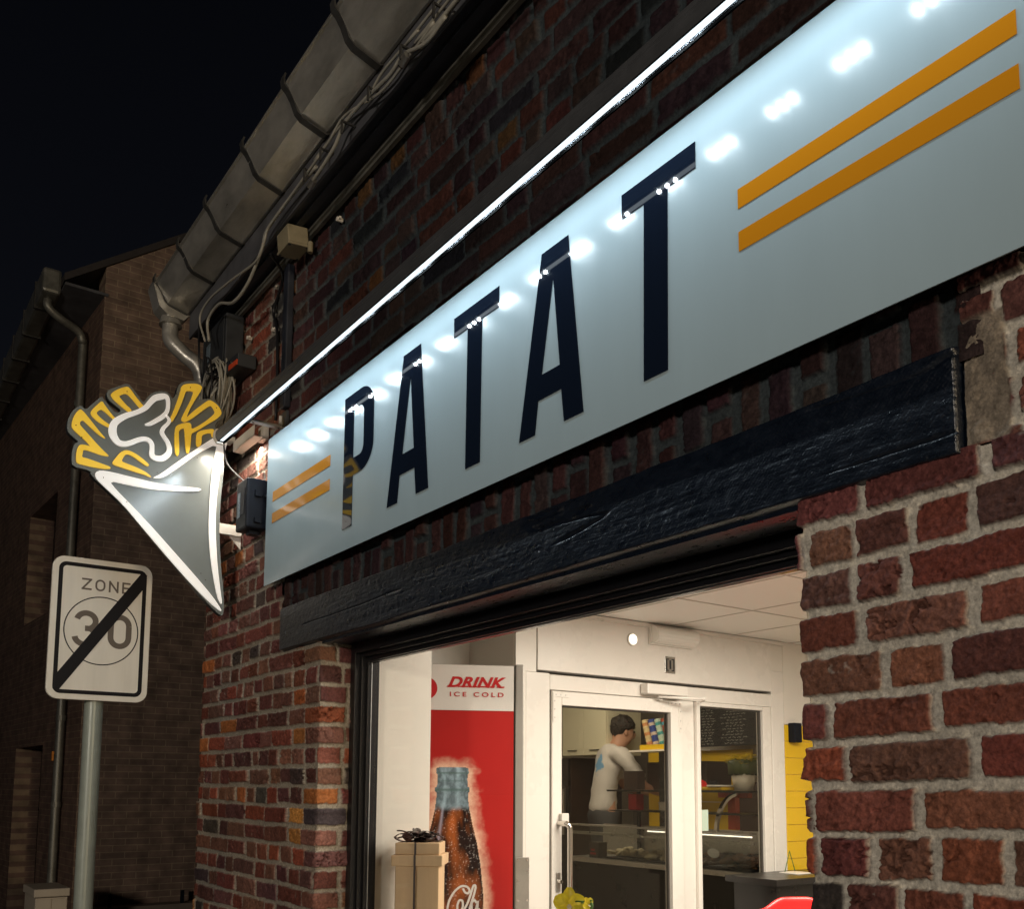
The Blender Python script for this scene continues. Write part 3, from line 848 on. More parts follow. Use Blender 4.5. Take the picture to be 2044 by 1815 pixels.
# eaves: soffit box, fascia and moulding
boxes('fascia_board', [(-4.30, 1.45, -0.125, -0.115, 3.675, 3.86)], 'grey_board', shop)
boxes('soffit', [(-4.30, 1.45, -0.114, -0.012, 3.690, 3.702), (-4.30, 1.45, -0.030, 0.02, 3.676, 3.6895),
                 (-4.30, 1.45, -0.085, -0.060, 3.676, 3.6895)], 'dark_wood', shop)
boxes('wall_moulding', [(-4.28, 1.45, -0.026, -0.012, 3.655, 3.667), (-4.28, 1.45, -0.034, -0.012, 3.6675, 3.6755)], 'zinc_dark', shop)
bm = bmesh.new()
v = [bm.verts.new(p) for p in ((-4.4, -0.14, 3.90), (1.5, -0.14, 3.90), (1.5, 3.2, 6.0), (-4.4, 3.2, 6.0), (1.5, 6.5, 3.9), (-4.4, 6.5, 3.9),
                               (-4.4, -0.14, 3.86), (1.5, -0.14, 3.86), (-4.4, 6.5, 3.86), (1.5, 6.5, 3.86))]
for q in ((0, 1, 2, 3), (3, 2, 4, 5), (0, 6, 7, 1), (0, 3, 5, 8, 6), (1, 7, 9, 4, 2), (6, 8, 9, 7)):
    bm.faces.new([v[i] for i in q])
fin('roof', bm, 'roof', shop)

# gutter: profile swept along X
prof = [(-0.128, 3.925), (-0.132, 3.802), (-0.140, 3.7985), (-0.222, 3.8215), (-0.262, 3.880), (-0.272, 3.912), (-0.283, 3.914), (-0.286, 3.903), (-0.277, 3.899),
        (-0.270, 3.884), (-0.228, 3.818), (-0.223, 3.8165), (-0.138, 3.7935), (-0.127, 3.797), (-0.124, 3.925)]
gx = [-4.30] + [-4.0 + 0.25 * i for i in range(23)]
bm = bmesh.new()
rings = []
rg = random.Random(4)
for i, x in enumerate(gx):
    dz = rg.uniform(-0.0025, 0.0025)
    rings.append([bm.verts.new((x, y, z + dz)) for y, z in prof])
for A, B in zip(rings, rings[1:]):
    for k in range(len(prof)):
        bm.faces.new((A[k], A[(k + 1) % len(prof)], B[(k + 1) % len(prof)], B[k]))
cap = [(-0.128, 3.925), (-0.128, 3.80), (-0.140, 3.7985), (-0.222, 3.8215), (-0.262, 3.880), (-0.272, 3.912), (-0.27, 3.925)]
for d0 in (-4.303, 1.49):
    prism(bm, cap, lambda p, d: (d, p[0], p[1]), d0, d0 + 0.003)
# end box that leads into the downpipe
prism(bm, [(-0.118, 3.93), (-0.118, 3.80), (-0.150, 3.760), (-0.225, 3.770), (-0.262, 3.80), (-0.292, 3.90), (-0.285, 3.93)], lambda p, d: (d, p[0], p[1]), -4.40, -4.304)
gut = fin('gutter', bm, 'zinc', shop)
for x in (-4.31, -3.95, -3.591, -3.172, -2.79, -2.408, -2.02, -1.62, -1.22, -0.82, -0.42, 0.0, 0.4, 0.8, 1.2):
    hb = bmesh.new()
    ctr = [(-0.119, 3.86), (-0.119, 3.800), (-0.137, 3.790), (-0.222, 3.8125), (-0.240, 3.829), (-0.256, 3.866), (-0.272, 3.889), (-0.288, 3.903), (-0.291, 3.925), (-0.286, 3.942)]
    ribbon(hb, ctr, 0.006, lambda p, d: (d, p[0], p[1]), x - 0.014, x + 0.014)
    h = fin('gutter_bracket', hb, 'bracket', None)
    h.location = Vector((0, 0, 0))
    h.parent = gut
    h.location = -shop.location

pp = [(-4.355, -0.195, 3.78), (-4.355, -0.195, 3.70), (-4.34, -0.185, 3.655), (-4.315, -0.135, 3.60), (-4.29, -0.085, 3.555), (-4.285, -0.063, 3.50), (-4.285, -0.060, 3.42), (-4.285, -0.060, 3.0)]
dp = tube('downpipe', pp, 0.036, 'zinc', shop, 20)
bm = bmesh.new()
cyl(bm, (-4.355, -0.195, 3.765), 'Z', 0.052, 0.05, 28, 0.040)
fin('pipe_collar', bm, 'zinc', dp, smooth=False, world=False).location = -shop.location

# shop window
fr = []
for a, b, y0, y1, w in ((-3.022, -1.02, 0.118, 0.175, 0.034), (-2.988, -1.054, 0.138, 0.190, 0.013), (-2.975, -1.067, 0.155, 0.200, 0.014)):
    top = 2.112 - (a + 3.022)
    bot = 0.955 + (a + 3.022)
    fr += [(a, a + w, y0, y1, bot, top), (b - w, b, y0, y1, bot, top), (a + w, b - w, y0, y1, top - w, top), (a + w, b - w, y0, y1, bot, bot + w)]
win = boxes('shop_window', fr, 'anthracite', shop, bevel=0.002)
g = []
for a, b, y0, y1, w in ((-2.961, -1.081, 0.168, 0.1705, 0.003),):
    top, bot = 2.051, 1.016
    g += [(a - 0.002, a + w, y0, y1, bot, top), (b - w, b + 0.002, y0, y1, bot, top), (a + w, b - w, y0, y1, top - w, top + 0.002), (a + w, b - w, y0, y1, bot, bot + w)]
o = boxes('glazing_bead', g, 'alu', None)
o.parent = win
o.location = -shop.location
o = box('pane', -2.960, -1.082, 0.186, 0.190, 1.017, 2.050, 'glass', None)
o.parent = win
o.location = -shop.location
box('window_sill', -3.05, -0.95, 0.20, 0.62, 0.93, 0.99, 'pvc', shop, bevel=0.003)

# ------------------------------------------------------------------ rooms
boxes('inner_wall', [(-4.015, -4.0, 0.24, 1.28, 0, 2.48), (-4.0, -3.62, 1.25, 1.27, 0, 2.48),
                     (-3.67, -3.60, 1.251, 1.31, 0, 2.478), (-3.66, -3.602, 1.3105, 1.374, 2.1655, 2.478), (-3.66, -3.602, 3.089, 3.1995, 2.3005, 2.478), (-3.67, -3.60, 3.20, 6.0, 1.992, 2.478),
                     (-3.6, 1.15, 5.6, 5.65, 0, 2.478), (1.13, 1.149, 0.25, 5.6, 0, 2.478),
                     (-3.02, -2.99, 0.205, 0.428, 0.99, 2.60), (-4.28, 1.149, 0.245, 0.262, 2.2, 2.6), (-4.0, -3.0, 0.245, 0.262, 0, 2.47), (-1.0, 1.149, 0.245, 0.262, 0, 2.47)],
      'wall_white', shop, bevel=0.0)
boxes('inner_ceiling', [(-4.02, 1.15, 0.20, 5.7, 2.480, 2.52), (-7.4, -3.68, 1.38, 6.05, 2.745, 2.78)], 'ceiling', shop)
js = []
for i in range(8):
    x = -3.03 + 0.6 * i
    js.append((x - 0.0018, x + 0.0018, 0.26, 5.6, 2.476, 2.4795))
for i in range(6):
    y = 0.76 + 0.5 * i
    js.append((-3.6, 1.1, y - 0.0018, y + 0.0018, 2.4765, 2.4794))
boxes('ceiling_joint', js, 'seam', shop)
boxes('ceiling_trim', [(-3.600, -3.585, 1.32, 3.2, 2.455, 2.4759)], 'pvc', shop)
boxes('room_floor', [(-4.0, 1.13, 0.262, 5.6, 0.0, 0.04), (-7.45, -3.68, 1.38, 6.1, 0.0, 0.05), (-7.4, -3.75, 3.35, 6.0, 0.05, 0.45)], 'floor', shop)
# yellow tiled wall
o = box('tiled_wall', -3.67, -3.608, 3.201, 5.6, 0.04, 1.990, 'grout', shop)
tb = []
zz = 1.988
while zz > 0.1:
    yy = 3.203
    while yy < 5.5:
        tb.append((-3.608, -3.602, yy, yy + 0.395, zz - 0.0945, zz))
        yy += 0.397
    zz -= 0.0975
t = boxes('wall_tile', tb, 'tile_yellow', None, bevel=0.0015)
t.parent = o
t.location = -shop.location
box('door_bell', -3.602, -3.55, 3.235, 3.30, 1.885, 2.0, 'plastic_black', shop, bevel=0.006)

# double door of cream PVC in the plane X=-3.6
door = boxes('door_frame', [(-3.66, -3.60, 1.31, 1.455, 0.04, 2.165), (-3.66, -3.60, 3.09, 3.20, 0.04, 2.30), (-3.66, -3.60, 1.455, 3.09, 2.085, 2.160),
                            (-3.66, -3.612, 2.345, 2.455, 0.04, 2.085)], 'pvc', shop, bevel=0.004)


def dpart(name, lst, m, bevel=0.002, par=None):
    o = boxes(name, lst, m, None, bevel=bevel)
    o.parent = par or door
    o.location = -shop.location
    return o


dpart('header_panel', [(-3.66, -3.596, 1.378, 3.088, 2.176, 2.4755)], 'pvc', 0.002)
dpart('header_shadow_gap', [(-3.66, -3.606, 1.36, 3.10, 2.171, 2.1755), (-3.66, -3.605, 1.3745, 1.3775, 2.1755, 2.45)], 'pvc_gap', 0)
# leaf (with stiles), opening leaf on the left
dpart('door_leaf', [(-3.645, -3.588, 1.46, 1.520, 0.06, 2.080), (-3.645, -3.588, 2.258, 2.342, 0.06, 2.080), (-3.645, -3.588, 1.520, 2.258, 2.012, 2.080),
                    (-3.645, -3.588, 1.520, 2.258, 0.06, 0.25)], 'pvc', 0.004)
dpart('side_light', [(-3.645, -3.592, 2.4585, 2.486, 0.06, 2.083), (-3.645, -3.592, 3.002, 3.072, 0.06, 2.083), (-3.645, -3.592, 2.486, 3.002, 2.060, 2.083),
                     (-3.645, -3.592, 2.486, 3.002, 0.06, 0.25)], 'pvc', 0.004)
dpart('gasket', [(-3.630, -3.6105, 1.5205, 1.527, 0.25, 2.0115), (-3.630, -3.6105, 2.251, 2.2575, 0.25, 2.0115), (-3.630, -3.6105, 1.527, 2.251, 2.0055, 2.0115),
                 (-3.630, -3.6105, 2.4865, 2.493, 0.25, 2.0595), (-3.630, -3.6105, 2.995, 3.0015, 0.25, 2.0595), (-3.630, -3.6105, 2.493, 2.995, 2.0535, 2.0595),
                 (-3.640, -3.600, 1.4555, 1.4595, 0.06, 2.084), (-3.640, -3.600, 2.3425, 2.3445, 0.06, 2.080)], 'pvc_gap', 0)
dpart('pane', [(-3.622, -3.618, 1.521, 2.257, 0.25, 2.011)], 'glass_door', 0)
dpart('pane', [(-3.622, -3.618, 2.487, 3.001, 0.25, 2.059)], 'glass_door', 0)
for lst in ([(1.463, 1.56, 2.05, 2.072), (1.463, 1.482, 1.93, 2.0499)], [(2.24, 2.335, 2.05, 2.072), (2.315, 2.335, 1.91, 2.0499)]):
    cp = dpart('corner_plate', [(-3.588, -3.584, *q) for q in lst], 'pvc', 0.001)
for (y, z) in ((1.48, 2.061), (1.51, 2.061), (1.54, 2.061), (1.472, 2.03), (1.472, 1.99), (1.472, 1.95), (2.26, 2.061), (2.29, 2.061), (2.32, 2.061), (2.325, 2.02), (2.325, 1.97), (2.325, 1.93)):
    rods('plate_screw', [((-3.5835, y, z), 'X', 0.0035, 0.002)], 'steel_satin', door)
o = dpart('door_closer', [(-3.595, -3.54, 2.045, 2.345, 2.098, 2.152)], 'pvc', 0.006)
dpart('closer_arm', [(-3.56, -3.545, 2.20, 2.30, 2.083, 2.097)], 'steel_satin', 0.003)
hb = bmesh.new()
sweep(hb, [(-3.553, 2.13, 2.085), (-3.50, 2.24, 2.083), (-3.44, 2.36, 2.080)], 0.007, 8)
sweep(hb, [(-3.44, 2.36, 2.086), (-3.50, 2.42, 2.083), (-3.57, 2.47, 2.080)], 0.006, 8)
h = fin('closer_lever', hb, 'pvc', None)
h.parent = door
h.location = -shop.location
h = tube('door_handle', [(-3.59, 1.500, 1.445), (-3.545, 1.500, 1.445), (-3.530, 1.505, 1.443), (-3.522, 1.512, 1.430), (-3.520, 1.514, 1.40), (-3.520, 1.514, 1.2), (-3.520, 1.514, 0.86), (-3.525, 1.512, 0.82), (-3.545, 1.505, 0.80), (-3.59, 1.500, 0.80)],
         0.0135, 'steel', None, 16, 5)
h.parent = door
h.location = -shop.location
h = dpart('lock', [(-3.586, -3.580, 1.482, 1.506, 1.125, 1.215)], 'steel_satin', 0.003)
hb = bmesh.new()
cyl(hb, (-3.572, 1.494, 1.172), 'X', 0.009, 0.026, 16)
h2 = fin('lock_knob', hb, 'steel', None)
h2.parent = door
h2.location = -shop.location
dpart('door_contact', [(-3.587, -3.565, 1.50, 1.545, 1.448, 1.492)], 'white_metal', 0.003)
# small sign plaque over the door
pl = dpart('plaque', [(-3.5955, -3.592, 2.222, 2.30, 2.223, 2.312)], 'steel_satin', 0.002)
dpart('plaque_symbol', [(-3.592, -3.590, 2.232, 2.238, 2.235, 2.300), (-3.592, -3.590, 2.238, 2.250, 2.295, 2.300), (-3.592, -3.590, 2.238, 2.250, 2.235, 2.240),
                        (-3.592, -3.590, 2.284, 2.290, 2.235, 2.300), (-3.592, -3.590, 2.272, 2.284, 2.295, 2.300), (-3.592, -3.590, 2.272, 2.284, 2.235, 2.240),
                        (-3.592, -3.590, 2.256, 2.266, 2.245, 2.292)], 'board_black', 0)

# emergency lamp over the door and a glowing disc that stands in for a mirrored spot
t = thing('emergency_lamp', 'white ribbed emergency lamp fixed over the cream double door', 'lamp', (-3.55, 2.27, 2.43))
boxes('base', [(-3.5965, -3.575, 2.105, 2.425, 2.365, 2.470)], 'white_metal', t, bevel=0.004)
bm = bmesh.new()
ol = [(-3.575, 2.370)] + [(-3.575 + 0.055 * math.sin(a), 2.4175 - 0.047 * math.cos(a)) for a in [math.pi * k / 10 for k in range(11)]] + [(-3.575, 2.465)]
prism(bm, ol, lambda p, d: (p[0], d, p[1]), 2.112, 2.418)
c = fin('cover', bm, 'frosted', t)
rb = [(-3.575 + 0.0545 * math.sin(a), -3.575 + 0.0545 * math.sin(a) + 0.002, 2.114, 2.416, 2.4175 - 0.0465 * math.cos(a) - 0.001, 2.4175 - 0.0465 * math.cos(a) + 0.001) for a in (0.9, 1.25, 1.6, 1.95)]
boxes('rib', rb, 'white_metal', t)
t = thing('spot_reflection', 'small round glowing disc that stands for a spotlight reflection on the cream panel left of the emergency lamp', 'lamp', (-3.59, 1.987, 2.379))
bm = bmesh.new()
cyl(bm, (-3.590, 1.987, 2.379), 'X', 0.034, 0.010, 28)
fin('rim', bm, 'white_metal', t)
bm = bmesh.new()
cyl(bm, (-3.5842, 1.987, 2.379), 'X', 0.027, 0.003, 28)
fin('lens', bm, 'spot_glow', t)

# ================================================================== shop sign
YS = -0.045
sign = thing('shop_sign', 'long white sign board lettered PATAT with orange double stripes above the beam', 'sign', (-2.0, YS, 2.374))
box('panel', -3.453, -0.532, YS, YS + 0.003, 2.374, 2.954, 'sign_white', sign)
boxes('back_frame', [(-3.43, -0.555, YS + 0.0035, -0.012, 2.392, 2.936)], 'plastic_black', sign)


def s3(p, d):
    return (p[0], YS - d, p[1])


def arc(cx, cz, rx, rz, a0, a1, n=14):
    return [(cx + rx * math.cos(R(a0 + (a1 - a0) * k / n)), cz + rz * math.sin(R(a0 + (a1 - a0) * k / n))) for k in range(n + 1)]


def sletter(outer, hole=None):
    bm = bmesh.new()
    if hole:
        prism_hole(bm, outer, hole, s3, 0.0004, 0.0016)
    else:
        prism(bm, outer, s3, 0.0004, 0.0016)
    return fin('letter', bm, 'sign_black', sign)


sletter([(-2.772, 2.444), (-2.772, 2.885), (-2.655, 2.885)] + arc(-2.655, 2.805, 0.090, 0.080, 90, 0) + arc(-2.655, 2.692, 0.090, 0.082, 0, -90) + [(-2.704, 2.610), (-2.704, 2.444)],
        [(-2.704, 2.830), (-2.660, 2.830)] + arc(-2.660, 2.800, 0.028, 0.030, 90, 0, 8) + arc(-2.660, 2.697, 0.028, 0.030, 0, -90, 8) + [(-2.704, 2.667)])


def A_(x0):
    dx = x0 + 2.468
    sletter([(x + dx, z) for x, z in [(-2.468, 2.445), (-2.379, 2.886), (-2.279, 2.886), (-2.226, 2.445), (-2.295, 2.445), (-2.305, 2.525), (-2.392, 2.525), (-2.404, 2.445)]],
            [(x + dx, z) for x, z in [(-2.335, 2.808), (-2.310, 2.585), (-2.378, 2.585)]])


A_(-2.468)
A_(-1.796)
for x0 in (-2.099, -1.425):
    sletter([(x0, 2.886), (x0 + 0.214, 2.886), (x0 + 0.214, 2.830), (x0 + 0.137, 2.830), (x0 + 0.132, 2.446), (x0 + 0.063, 2.446), (x0 + 0.068, 2.830), (x0, 2.830)])
for x0, x1 in ((-3.389, -2.878), (-1.107, -0.595)):
    for z0, z1 in ((2.690, 2.7285), (2.606, 2.6445)):
        bm = bmesh.new()
        prism(bm, [(x0, z0), (x1, z0), (x1, z1), (x0, z1)], s3, 0.0004, 0.0014)
        fin('stripe', bm, 'sign_orange', sign)

# ================================================================== LED light bar over the sign
bar = thing('light_bar', 'long grey LED light bar on white arms above the shop sign', 'lamp', (-2.0, -0.18, 2.97))
bp = [(-0.1655, 2.9655), (-0.160, 2.985), (-0.166, 3.012), (-0.186, 3.026), (-0.207, 3.024), (-0.2165, 3.013), (-0.2145, 3.009), (-0.2185, 3.005), (-0.2165, 3.001), (-0.2195, 2.996),
      (-0.2165, 2.992), (-0.2175, 2.986), (-0.211, 2.976), (-0.2025, 2.9655)]
bp = [(-0.1645 + (y + 0.1655) * 0.68, 2.9655 + (z - 2.9655) * 0.8) for y, z in bp]
bm = bmesh.new()
prism(bm, bp, lambda p, d: (d, p[0], p[1]), -3.62, -0.42)
fin('housing', bm, 'alu_dark', bar)
for xa, xb in ((-3.638, -3.62), (-0.42, -0.402)):
    bm = bmesh.new()
    prism(bm, [(-0.182 + (y + 0.182) * 1.25, 2.99 + (z - 2.99) * 1.25) for y, z in bp], lambda p, d: (d, p[0], p[1]), xa, xb)
    fin('end_cap', bm, 'plastic_beige' if False else 'white_metal', bar, bevel=0.004)
bm = bmesh.new()
bbox(bm, -3.60, -0.43, -0.1880, -0.1740, 2.9640, 2.9654)
fin('diffuser', bm, 'led_soft', bar)
for ya, yb, zl in ((-0.1690, -0.1650, 2.9585), (-0.1905, -0.1885, 2.9630)):
    bm = bmesh.new()
    bbox(bm, -3.615, -0.425, ya, yb, zl, 2.9654)
    fin('lip', bm, 'led_lip', bar)
for xa in (-3.395, -0.66):
    bm = bmesh.new()
    bbox(bm, xa - 0.014, xa + 0.014, -0.162, -0.006, 2.986, 2.989)
    bbox(bm, xa - 0.014, xa - 0.011, -0.162, -0.006, 2.9895, 3.004)
    fin('arm', bm, 'white_metal', bar)
    box('wall_plate', xa - 0.03, xa + 0.03, -0.012, 0.0, 2.975, 3.055, 'alu_dark', bar, bevel=0.002)
    bm = bmesh.new()
    cyl(bm, (xa, -0.022, 3.018), 'Z', 0.007, 0.035, 12)
    fin('bolt', bm, 'white_metal', bar)
    rods('arm_screw', [((xa, -0.13, 2.9855), 'Z', 0.004, 0.002), ((xa, -0.03, 2.9855), 'Z', 0.004, 0.002)], 'hole', bar)

# ================================================================== fries sign (seen from +X)
XS = -3.834
fs = thing('fries_sign', 'projecting grey sign with white and yellow outline of a cone of fries with sauce', 'sign', (XS, -0.35, 2.31))


def f3(p, d):
    return (XS + d, p[0], p[1])


def flat(name, outline, m, d0, d1, par=fs, soft=1):
    bm = bmesh.new()
    prism(bm, chaikin(outline, soft, 0.22) if soft else outline, f3, d0, d1)
    return fin(name, bm, m, par)


flat('board', D['board'], 'fries_board', -0.006, 0.0)
flat('backing', D['board'], 'fries_edge', -0.030, -0.0065)
for c in D['chips']:
    flat('fry', c, 'fries_yellow', 0.0005, 0.007)
flat('cone_outline', D['coneA'], 'fries_white', 0.0005, 0.0072)
flat('cone_outline', D['coneB'], 'fries_white', 0.0005, 0.0068)
bm = bmesh.new()
ribbon(bm, cm2(D['sauce'], 5), 0.02, f3, 0.0005, 0.0078)
fin('sauce_outline', bm, 'fries_white', fs)
bm = bmesh.new()
for y, z in ((-0.668, 2.985), (-0.645, 2.942), (-0.49, 3.165), (-0.30, 3.205), (-0.245, 3.245), (-0.135, 3.185), (-0.36, 2.86), (-0.24, 2.82), (-0.10, 2.90), (-0.15, 2.45), (-0.17, 2.475),
             (-0.47, 2.72), (-0.10, 2.70), (-0.09, 3.075), (-0.56, 2.80), (-0.205, 2.955)):
    rods('fixing_screw', [((XS + 0.0082, y, z), 'X', 0.0022, 0.001)], 'hole', fs)
bm.free()
# brackets to the wall
bm = bmesh.new()
bbox(bm, XS - 0.022, XS + 0.003, -0.100, -0.006, 2.655, 2.688)
bbox(bm, XS - 0.022, XS - 0.019, -0.100, -0.006, 2.6885, 2.705)
fin('lower_arm', bm, 'white_metal', fs, bevel=0.001)
bm = bmesh.new()
prism(bm, [(-0.005, 2.600), (-0.005, 2.654), (-0.055, 2.654)], lambda p, d: (d, p[0], p[1]), XS - 0.012, XS - 0.006)
fin('gusset', bm, 'white_metal', fs)
bm = bmesh.new()
bbox(bm, XS + 0.02, XS + 0.26, -0.062, -0.058, 3.005, 3.050)
bbox(bm, XS + 0.02, XS + 0.26, -0.0575, -0.022, 3.005, 3.008)
bbox(bm, XS - 0.02, XS + 0.045, -0.110, -0.0625, 3.045, 3.062)
bbox(bm, XS + 0.20, XS + 0.26, -0.022, 0.0, 3.002, 3.060)
fin('upper_bracket', bm, 'white_metal', fs, bevel=0.001)

# LED driver box and its cables
t = thing('driver_box', 'small black power supply box on the brick left of the sign board', 'box', (-3.57, -0.05, 2.7))
bm = bmesh.new()
bbox(bm, -3.640, -3.520, -0.100, -0.012, 2.615, 2.815)
fin('body', bm, 'plastic_black', t, bevel=0.008)
bm = bmesh.new()
bbox(bm, -3.628, -3.540, -0.1025, -0.1005, 2.67, 2.775)
o = fin('lid', bm, 'plastic_black', t, bevel=0.001)
box('label', -3.6415, -3.6402, -0.085, -0.05, 2.68, 2.77, 'label', t)
box('type_label', -3.612, -3.585, -0.1036, -0.1027, 2.665, 2.765, 'label', t)
pieces('cable_gland', [(-3.520, -3.505, -0.07, -0.045, 2.74, 2.765), (-3.520, -3.505, -0.07, -0.045, 2.635, 2.655), (-3.60, -3.56, -0.07, -0.03, 2.600, 2.614)], 'plastic_black', t)
tag(tube('cable', [(-3.66, -0.10, 3.10), (-3.80, -0.10, 3.115), (-3.818, -0.10, 3.085), (-3.815, -0.10, 3.02), (-3.80, -0.09, 2.95), (-3.77, -0.06, 2.90), (-3.70, -0.03, 2.84), (-3.62, -0.026, 2.79),
                    (-3.54, -0.03, 2.755), (-3.47, -0.03, 2.735)], 0.0035, 'cable_black'), 'thin black cable hanging in front of the bricks from light bar to sign board', 'cable')

# ================================================================== cables, boxes under the eaves
labs = [('cable1', 0.006, 'cable_grey', 'thick grey cable clipped along the fascia, outermost of the bundle'),
        ('cable2', 0.0042, 'cable_grey', 'grey cable in the middle of the bundle along the fascia'),
        ('cable3', 0.0042, 'cable_grey', 'grey cable of the fascia bundle that runs closest to the gutter'),
        ('cable4', 0.0055, 'cable_black', 'short black cable at the upper end of the fascia bundle')]
for k, r, m, l in labs:
    pts = [(p[0], p[1], p[2]) for p in D[k]]
    d = Vector(pts[0]) - Vector(pts[1])
    pts = [tuple(Vector(pts[0]) + Vector((2.6, 0, -0.02)))] + pts
    tag(tube('cable', pts, r, m), l, 'cable', 'cables along the fascia')
tag(tube('cable', D['cable5'], 0.0045, 'cable_grey'), 'grey cable sagging in the widest loop from the junction box to the wall corner', 'cable')
tag(tube('cable', D['cable6'], 0.0062, 'cable_grey'), 'thicker grey cable sagging from junction box, the inner of two loops', 'cable')
c7 = [(-3.36, -0.10, 3.66), (-3.43, -0.02, 3.62)] + [tuple(p) for p in D['cable7'][3:]] + [(-3.478, -0.01, 3.05)]
tag(tube('cable', c7, 0.006, 'cable_black'), 'black cable running down the bricks above the light bar', 'cable')
tag(boxes('conduit', [(-3.395, -3.350, -0.030, -0.001, 3.06, 3.64)], 'dark_wood', bevel=0.006), 'wide dark flat conduit running down the upper brick wall', 'conduit')
t = thing('junction_box', 'beige square junction box under the eaves beside the gutter', 'box', (-3.20, -0.08, 3.60))
rot = Matrix.Translation((-3.20, -0.075, 3.64)) @ Matrix.Rotation(R(6), 4, 'X')
box('body', -0.052, 0.052, -0.040, 0.040, -0.032, 0.034, 'plastic_beige', t, bevel=0.004, mtx=rot)
box('lid', -0.055, 0.055, -0.043, 0.043, -0.042, -0.0325, 'plastic_beige', t, bevel=0.003, mtx=rot)
rods('lid_screw', [(rot @ Vector((sx * 0.046, sy * 0.034, -0.0425)), 'Z', 0.005, 0.003) for sx in (-1, 1) for sy in (-1, 1)], 'plastic_dark_grey', t)
rods('gland', [((-3.26, -0.075, 3.62), 'X', 0.012, 0.03), ((-3.14, -0.03, 3.60), 'Z', 0.010, 0.04)], 'plastic_beige', t)
for i, (x, y, z, l) in enumerate([(-2.20, -0.16, 3.665, 'bright metal cable end clamped on the fascia bundle'), (-2.845, -0.155, 3.645, 'metal sleeve at the lower end of the fascia cable bundle')]):
    t = thing('cable_sleeve', l, 'sleeve', (x, y, z))
    bm = bmesh.new()
    cyl(bm, (x, y, z), (0.9, 0, 0.2), 0.012, 0.035, 16)
    fin('sleeve', bm, 'steel_satin', t)
    bm = bmesh.new()
    cyl(bm, (x - 0.018, y, z - 0.004), (0.9, 0, 0.2), 0.008, 0.012, 12)
    fin('nut', bm, 'steel', t)
HK = ['highest of the little black hooks on the fascia, at the top edge of the photo', 'black hook on the fascia beside the bright metal cable sleeve',
      'black hook on the fascia just below the bright metal sleeve', 'black cable hook halfway down the fascia bundle', 'black cable hook above the lower metal sleeve',
      'lowest black cable hook, right at the lower metal sleeve']
for i, x in enumerate((-2.02, -2.20, -2.40, -2.58, -2.74, -2.87)):
    bm = bmesh.new()
    bbox(bm, x - 0.003, x + 0.003, -0.172, -0.126, 3.70, 3.706)
    bbox(bm, x - 0.003, x + 0.003, -0.176, -0.170, 3.66, 3.706)
    o = tag(fin('cable_hook', bm, 'bracket'), HK[i], 'hook', 'cable hooks on the fascia')
for i, (x, z, l) in enumerate([(-3.50, 3.609, 'white cable clip nailed to the bricks just under the moulding'), (-3.517, 3.437, 'white cable clip on the bricks beside the wide conduit'),
                               (-2.93, 3.61, 'bright clip on the top bricks, the one nearest the eaves cable bundle'), (-3.81, 3.519, 'white cable clip on the bricks beside the dark meter cabinet')]):
    t = thing('cable_clip', l, 'clip', (x, -0.01, z))
    bm = bmesh.new()
    cyl(bm, (x, -0.012, z), 'Y', 0.008, 0.022, 12)
    fin('clip', bm, 'white_metal', t)
    bm = bmesh.new()
    bbox(bm, x - 0.002, x + 0.016, -0.020, -0.012, z - 0.004, z + 0.004)
    fin('tail', bm, 'white_metal', t)
t = thing('meter_cabinet', 'dark grey cabinet hung at the wall corner behind the cable coil', 'cabinet', (-4.05, -0.05, 3.45))
box('body', -4.20, -3.90, -0.085, -0.004, 3.43, 3.655, 'plastic_dark_grey', t, bevel=0.006)
box('door', -4.19, -3.91, -0.0905, -0.0855, 3.44, 3.645, 'plastic_dark_grey', t, bevel=0.002)
box('label', -4.135, -4.085, -0.0925, -0.0908, 3.50, 3.58, 'label', t)
t = thing('alarm_box', 'small dark box with a bright red edge on the corner bricks', 'box', (-3.82, -0.05, 3.38))
rot = Matrix.Translation((-3.815, -0.045, 3.385)) @ Matrix.Rotation(R(4), 4, 'Y')
box('body', -0.085, 0.085, -0.040, 0.040, -0.028, 0.028, 'plastic_dark_grey', t, bevel=0.004, mtx=rot)
box('red_lens', -0.015, 0.088, -0.045, -0.0405, -0.026, -0.004, 'orange_red', t, bevel=0.001, mtx=rot)
bm = bmesh.new()
cyl(bm, rot @ Vector((-0.01, -0.0405, 0.012)), 'Y', 0.006, 0.004, 12)
fin('screw', bm, 'steel', t)
# the coil
bm = bmesh.new()
rg = random.Random(8)
for i in range(30):
    cx, cz = -4.045 + rg.uniform(-0.014, 0.014), 3.315 + rg.uniform(-0.02, 0.02)
    rx, rz = 0.150 * rg.uniform(0.74, 1.06), 0.150 * rg.uniform(0.8, 1.06)
    ph, dy = rg.uniform(-0.5, 0.5), rg.uniform(-0.042, 0.03)
    pts = []
    for k in range(30):
        a = 2 * math.pi * k / 30
        sq = 1 - 0.28 * (math.sin(a) < 0) * math.sin(a) ** 2
        x = rx * math.cos(a) * sq + 0.05 * math.sin(a)
        pts.append((cx + x, -0.058 + dy + 0.012 * math.sin(2 * a + ph * 6), cz + rz * math.sin(a) - 0.05 * math.cos(a) * 0.3))
    sweep(bm, pts, 0.0042, 6, closed=True)
coil = thing('cable_coil', 'thick coil of grey cable hanging on the corner behind the fries sign', 'cable', (-4.04, -0.06, 3.46))
fin('loops', bm, 'cable_grey', coil)
tube('tie', [(-4.06, -0.115, 3.50), (-4.05, -0.118, 3.45), (-4.04, -0.11, 3.42), (-4.03, -0.03, 3.40)], 0.006, 'cable_black', coil)
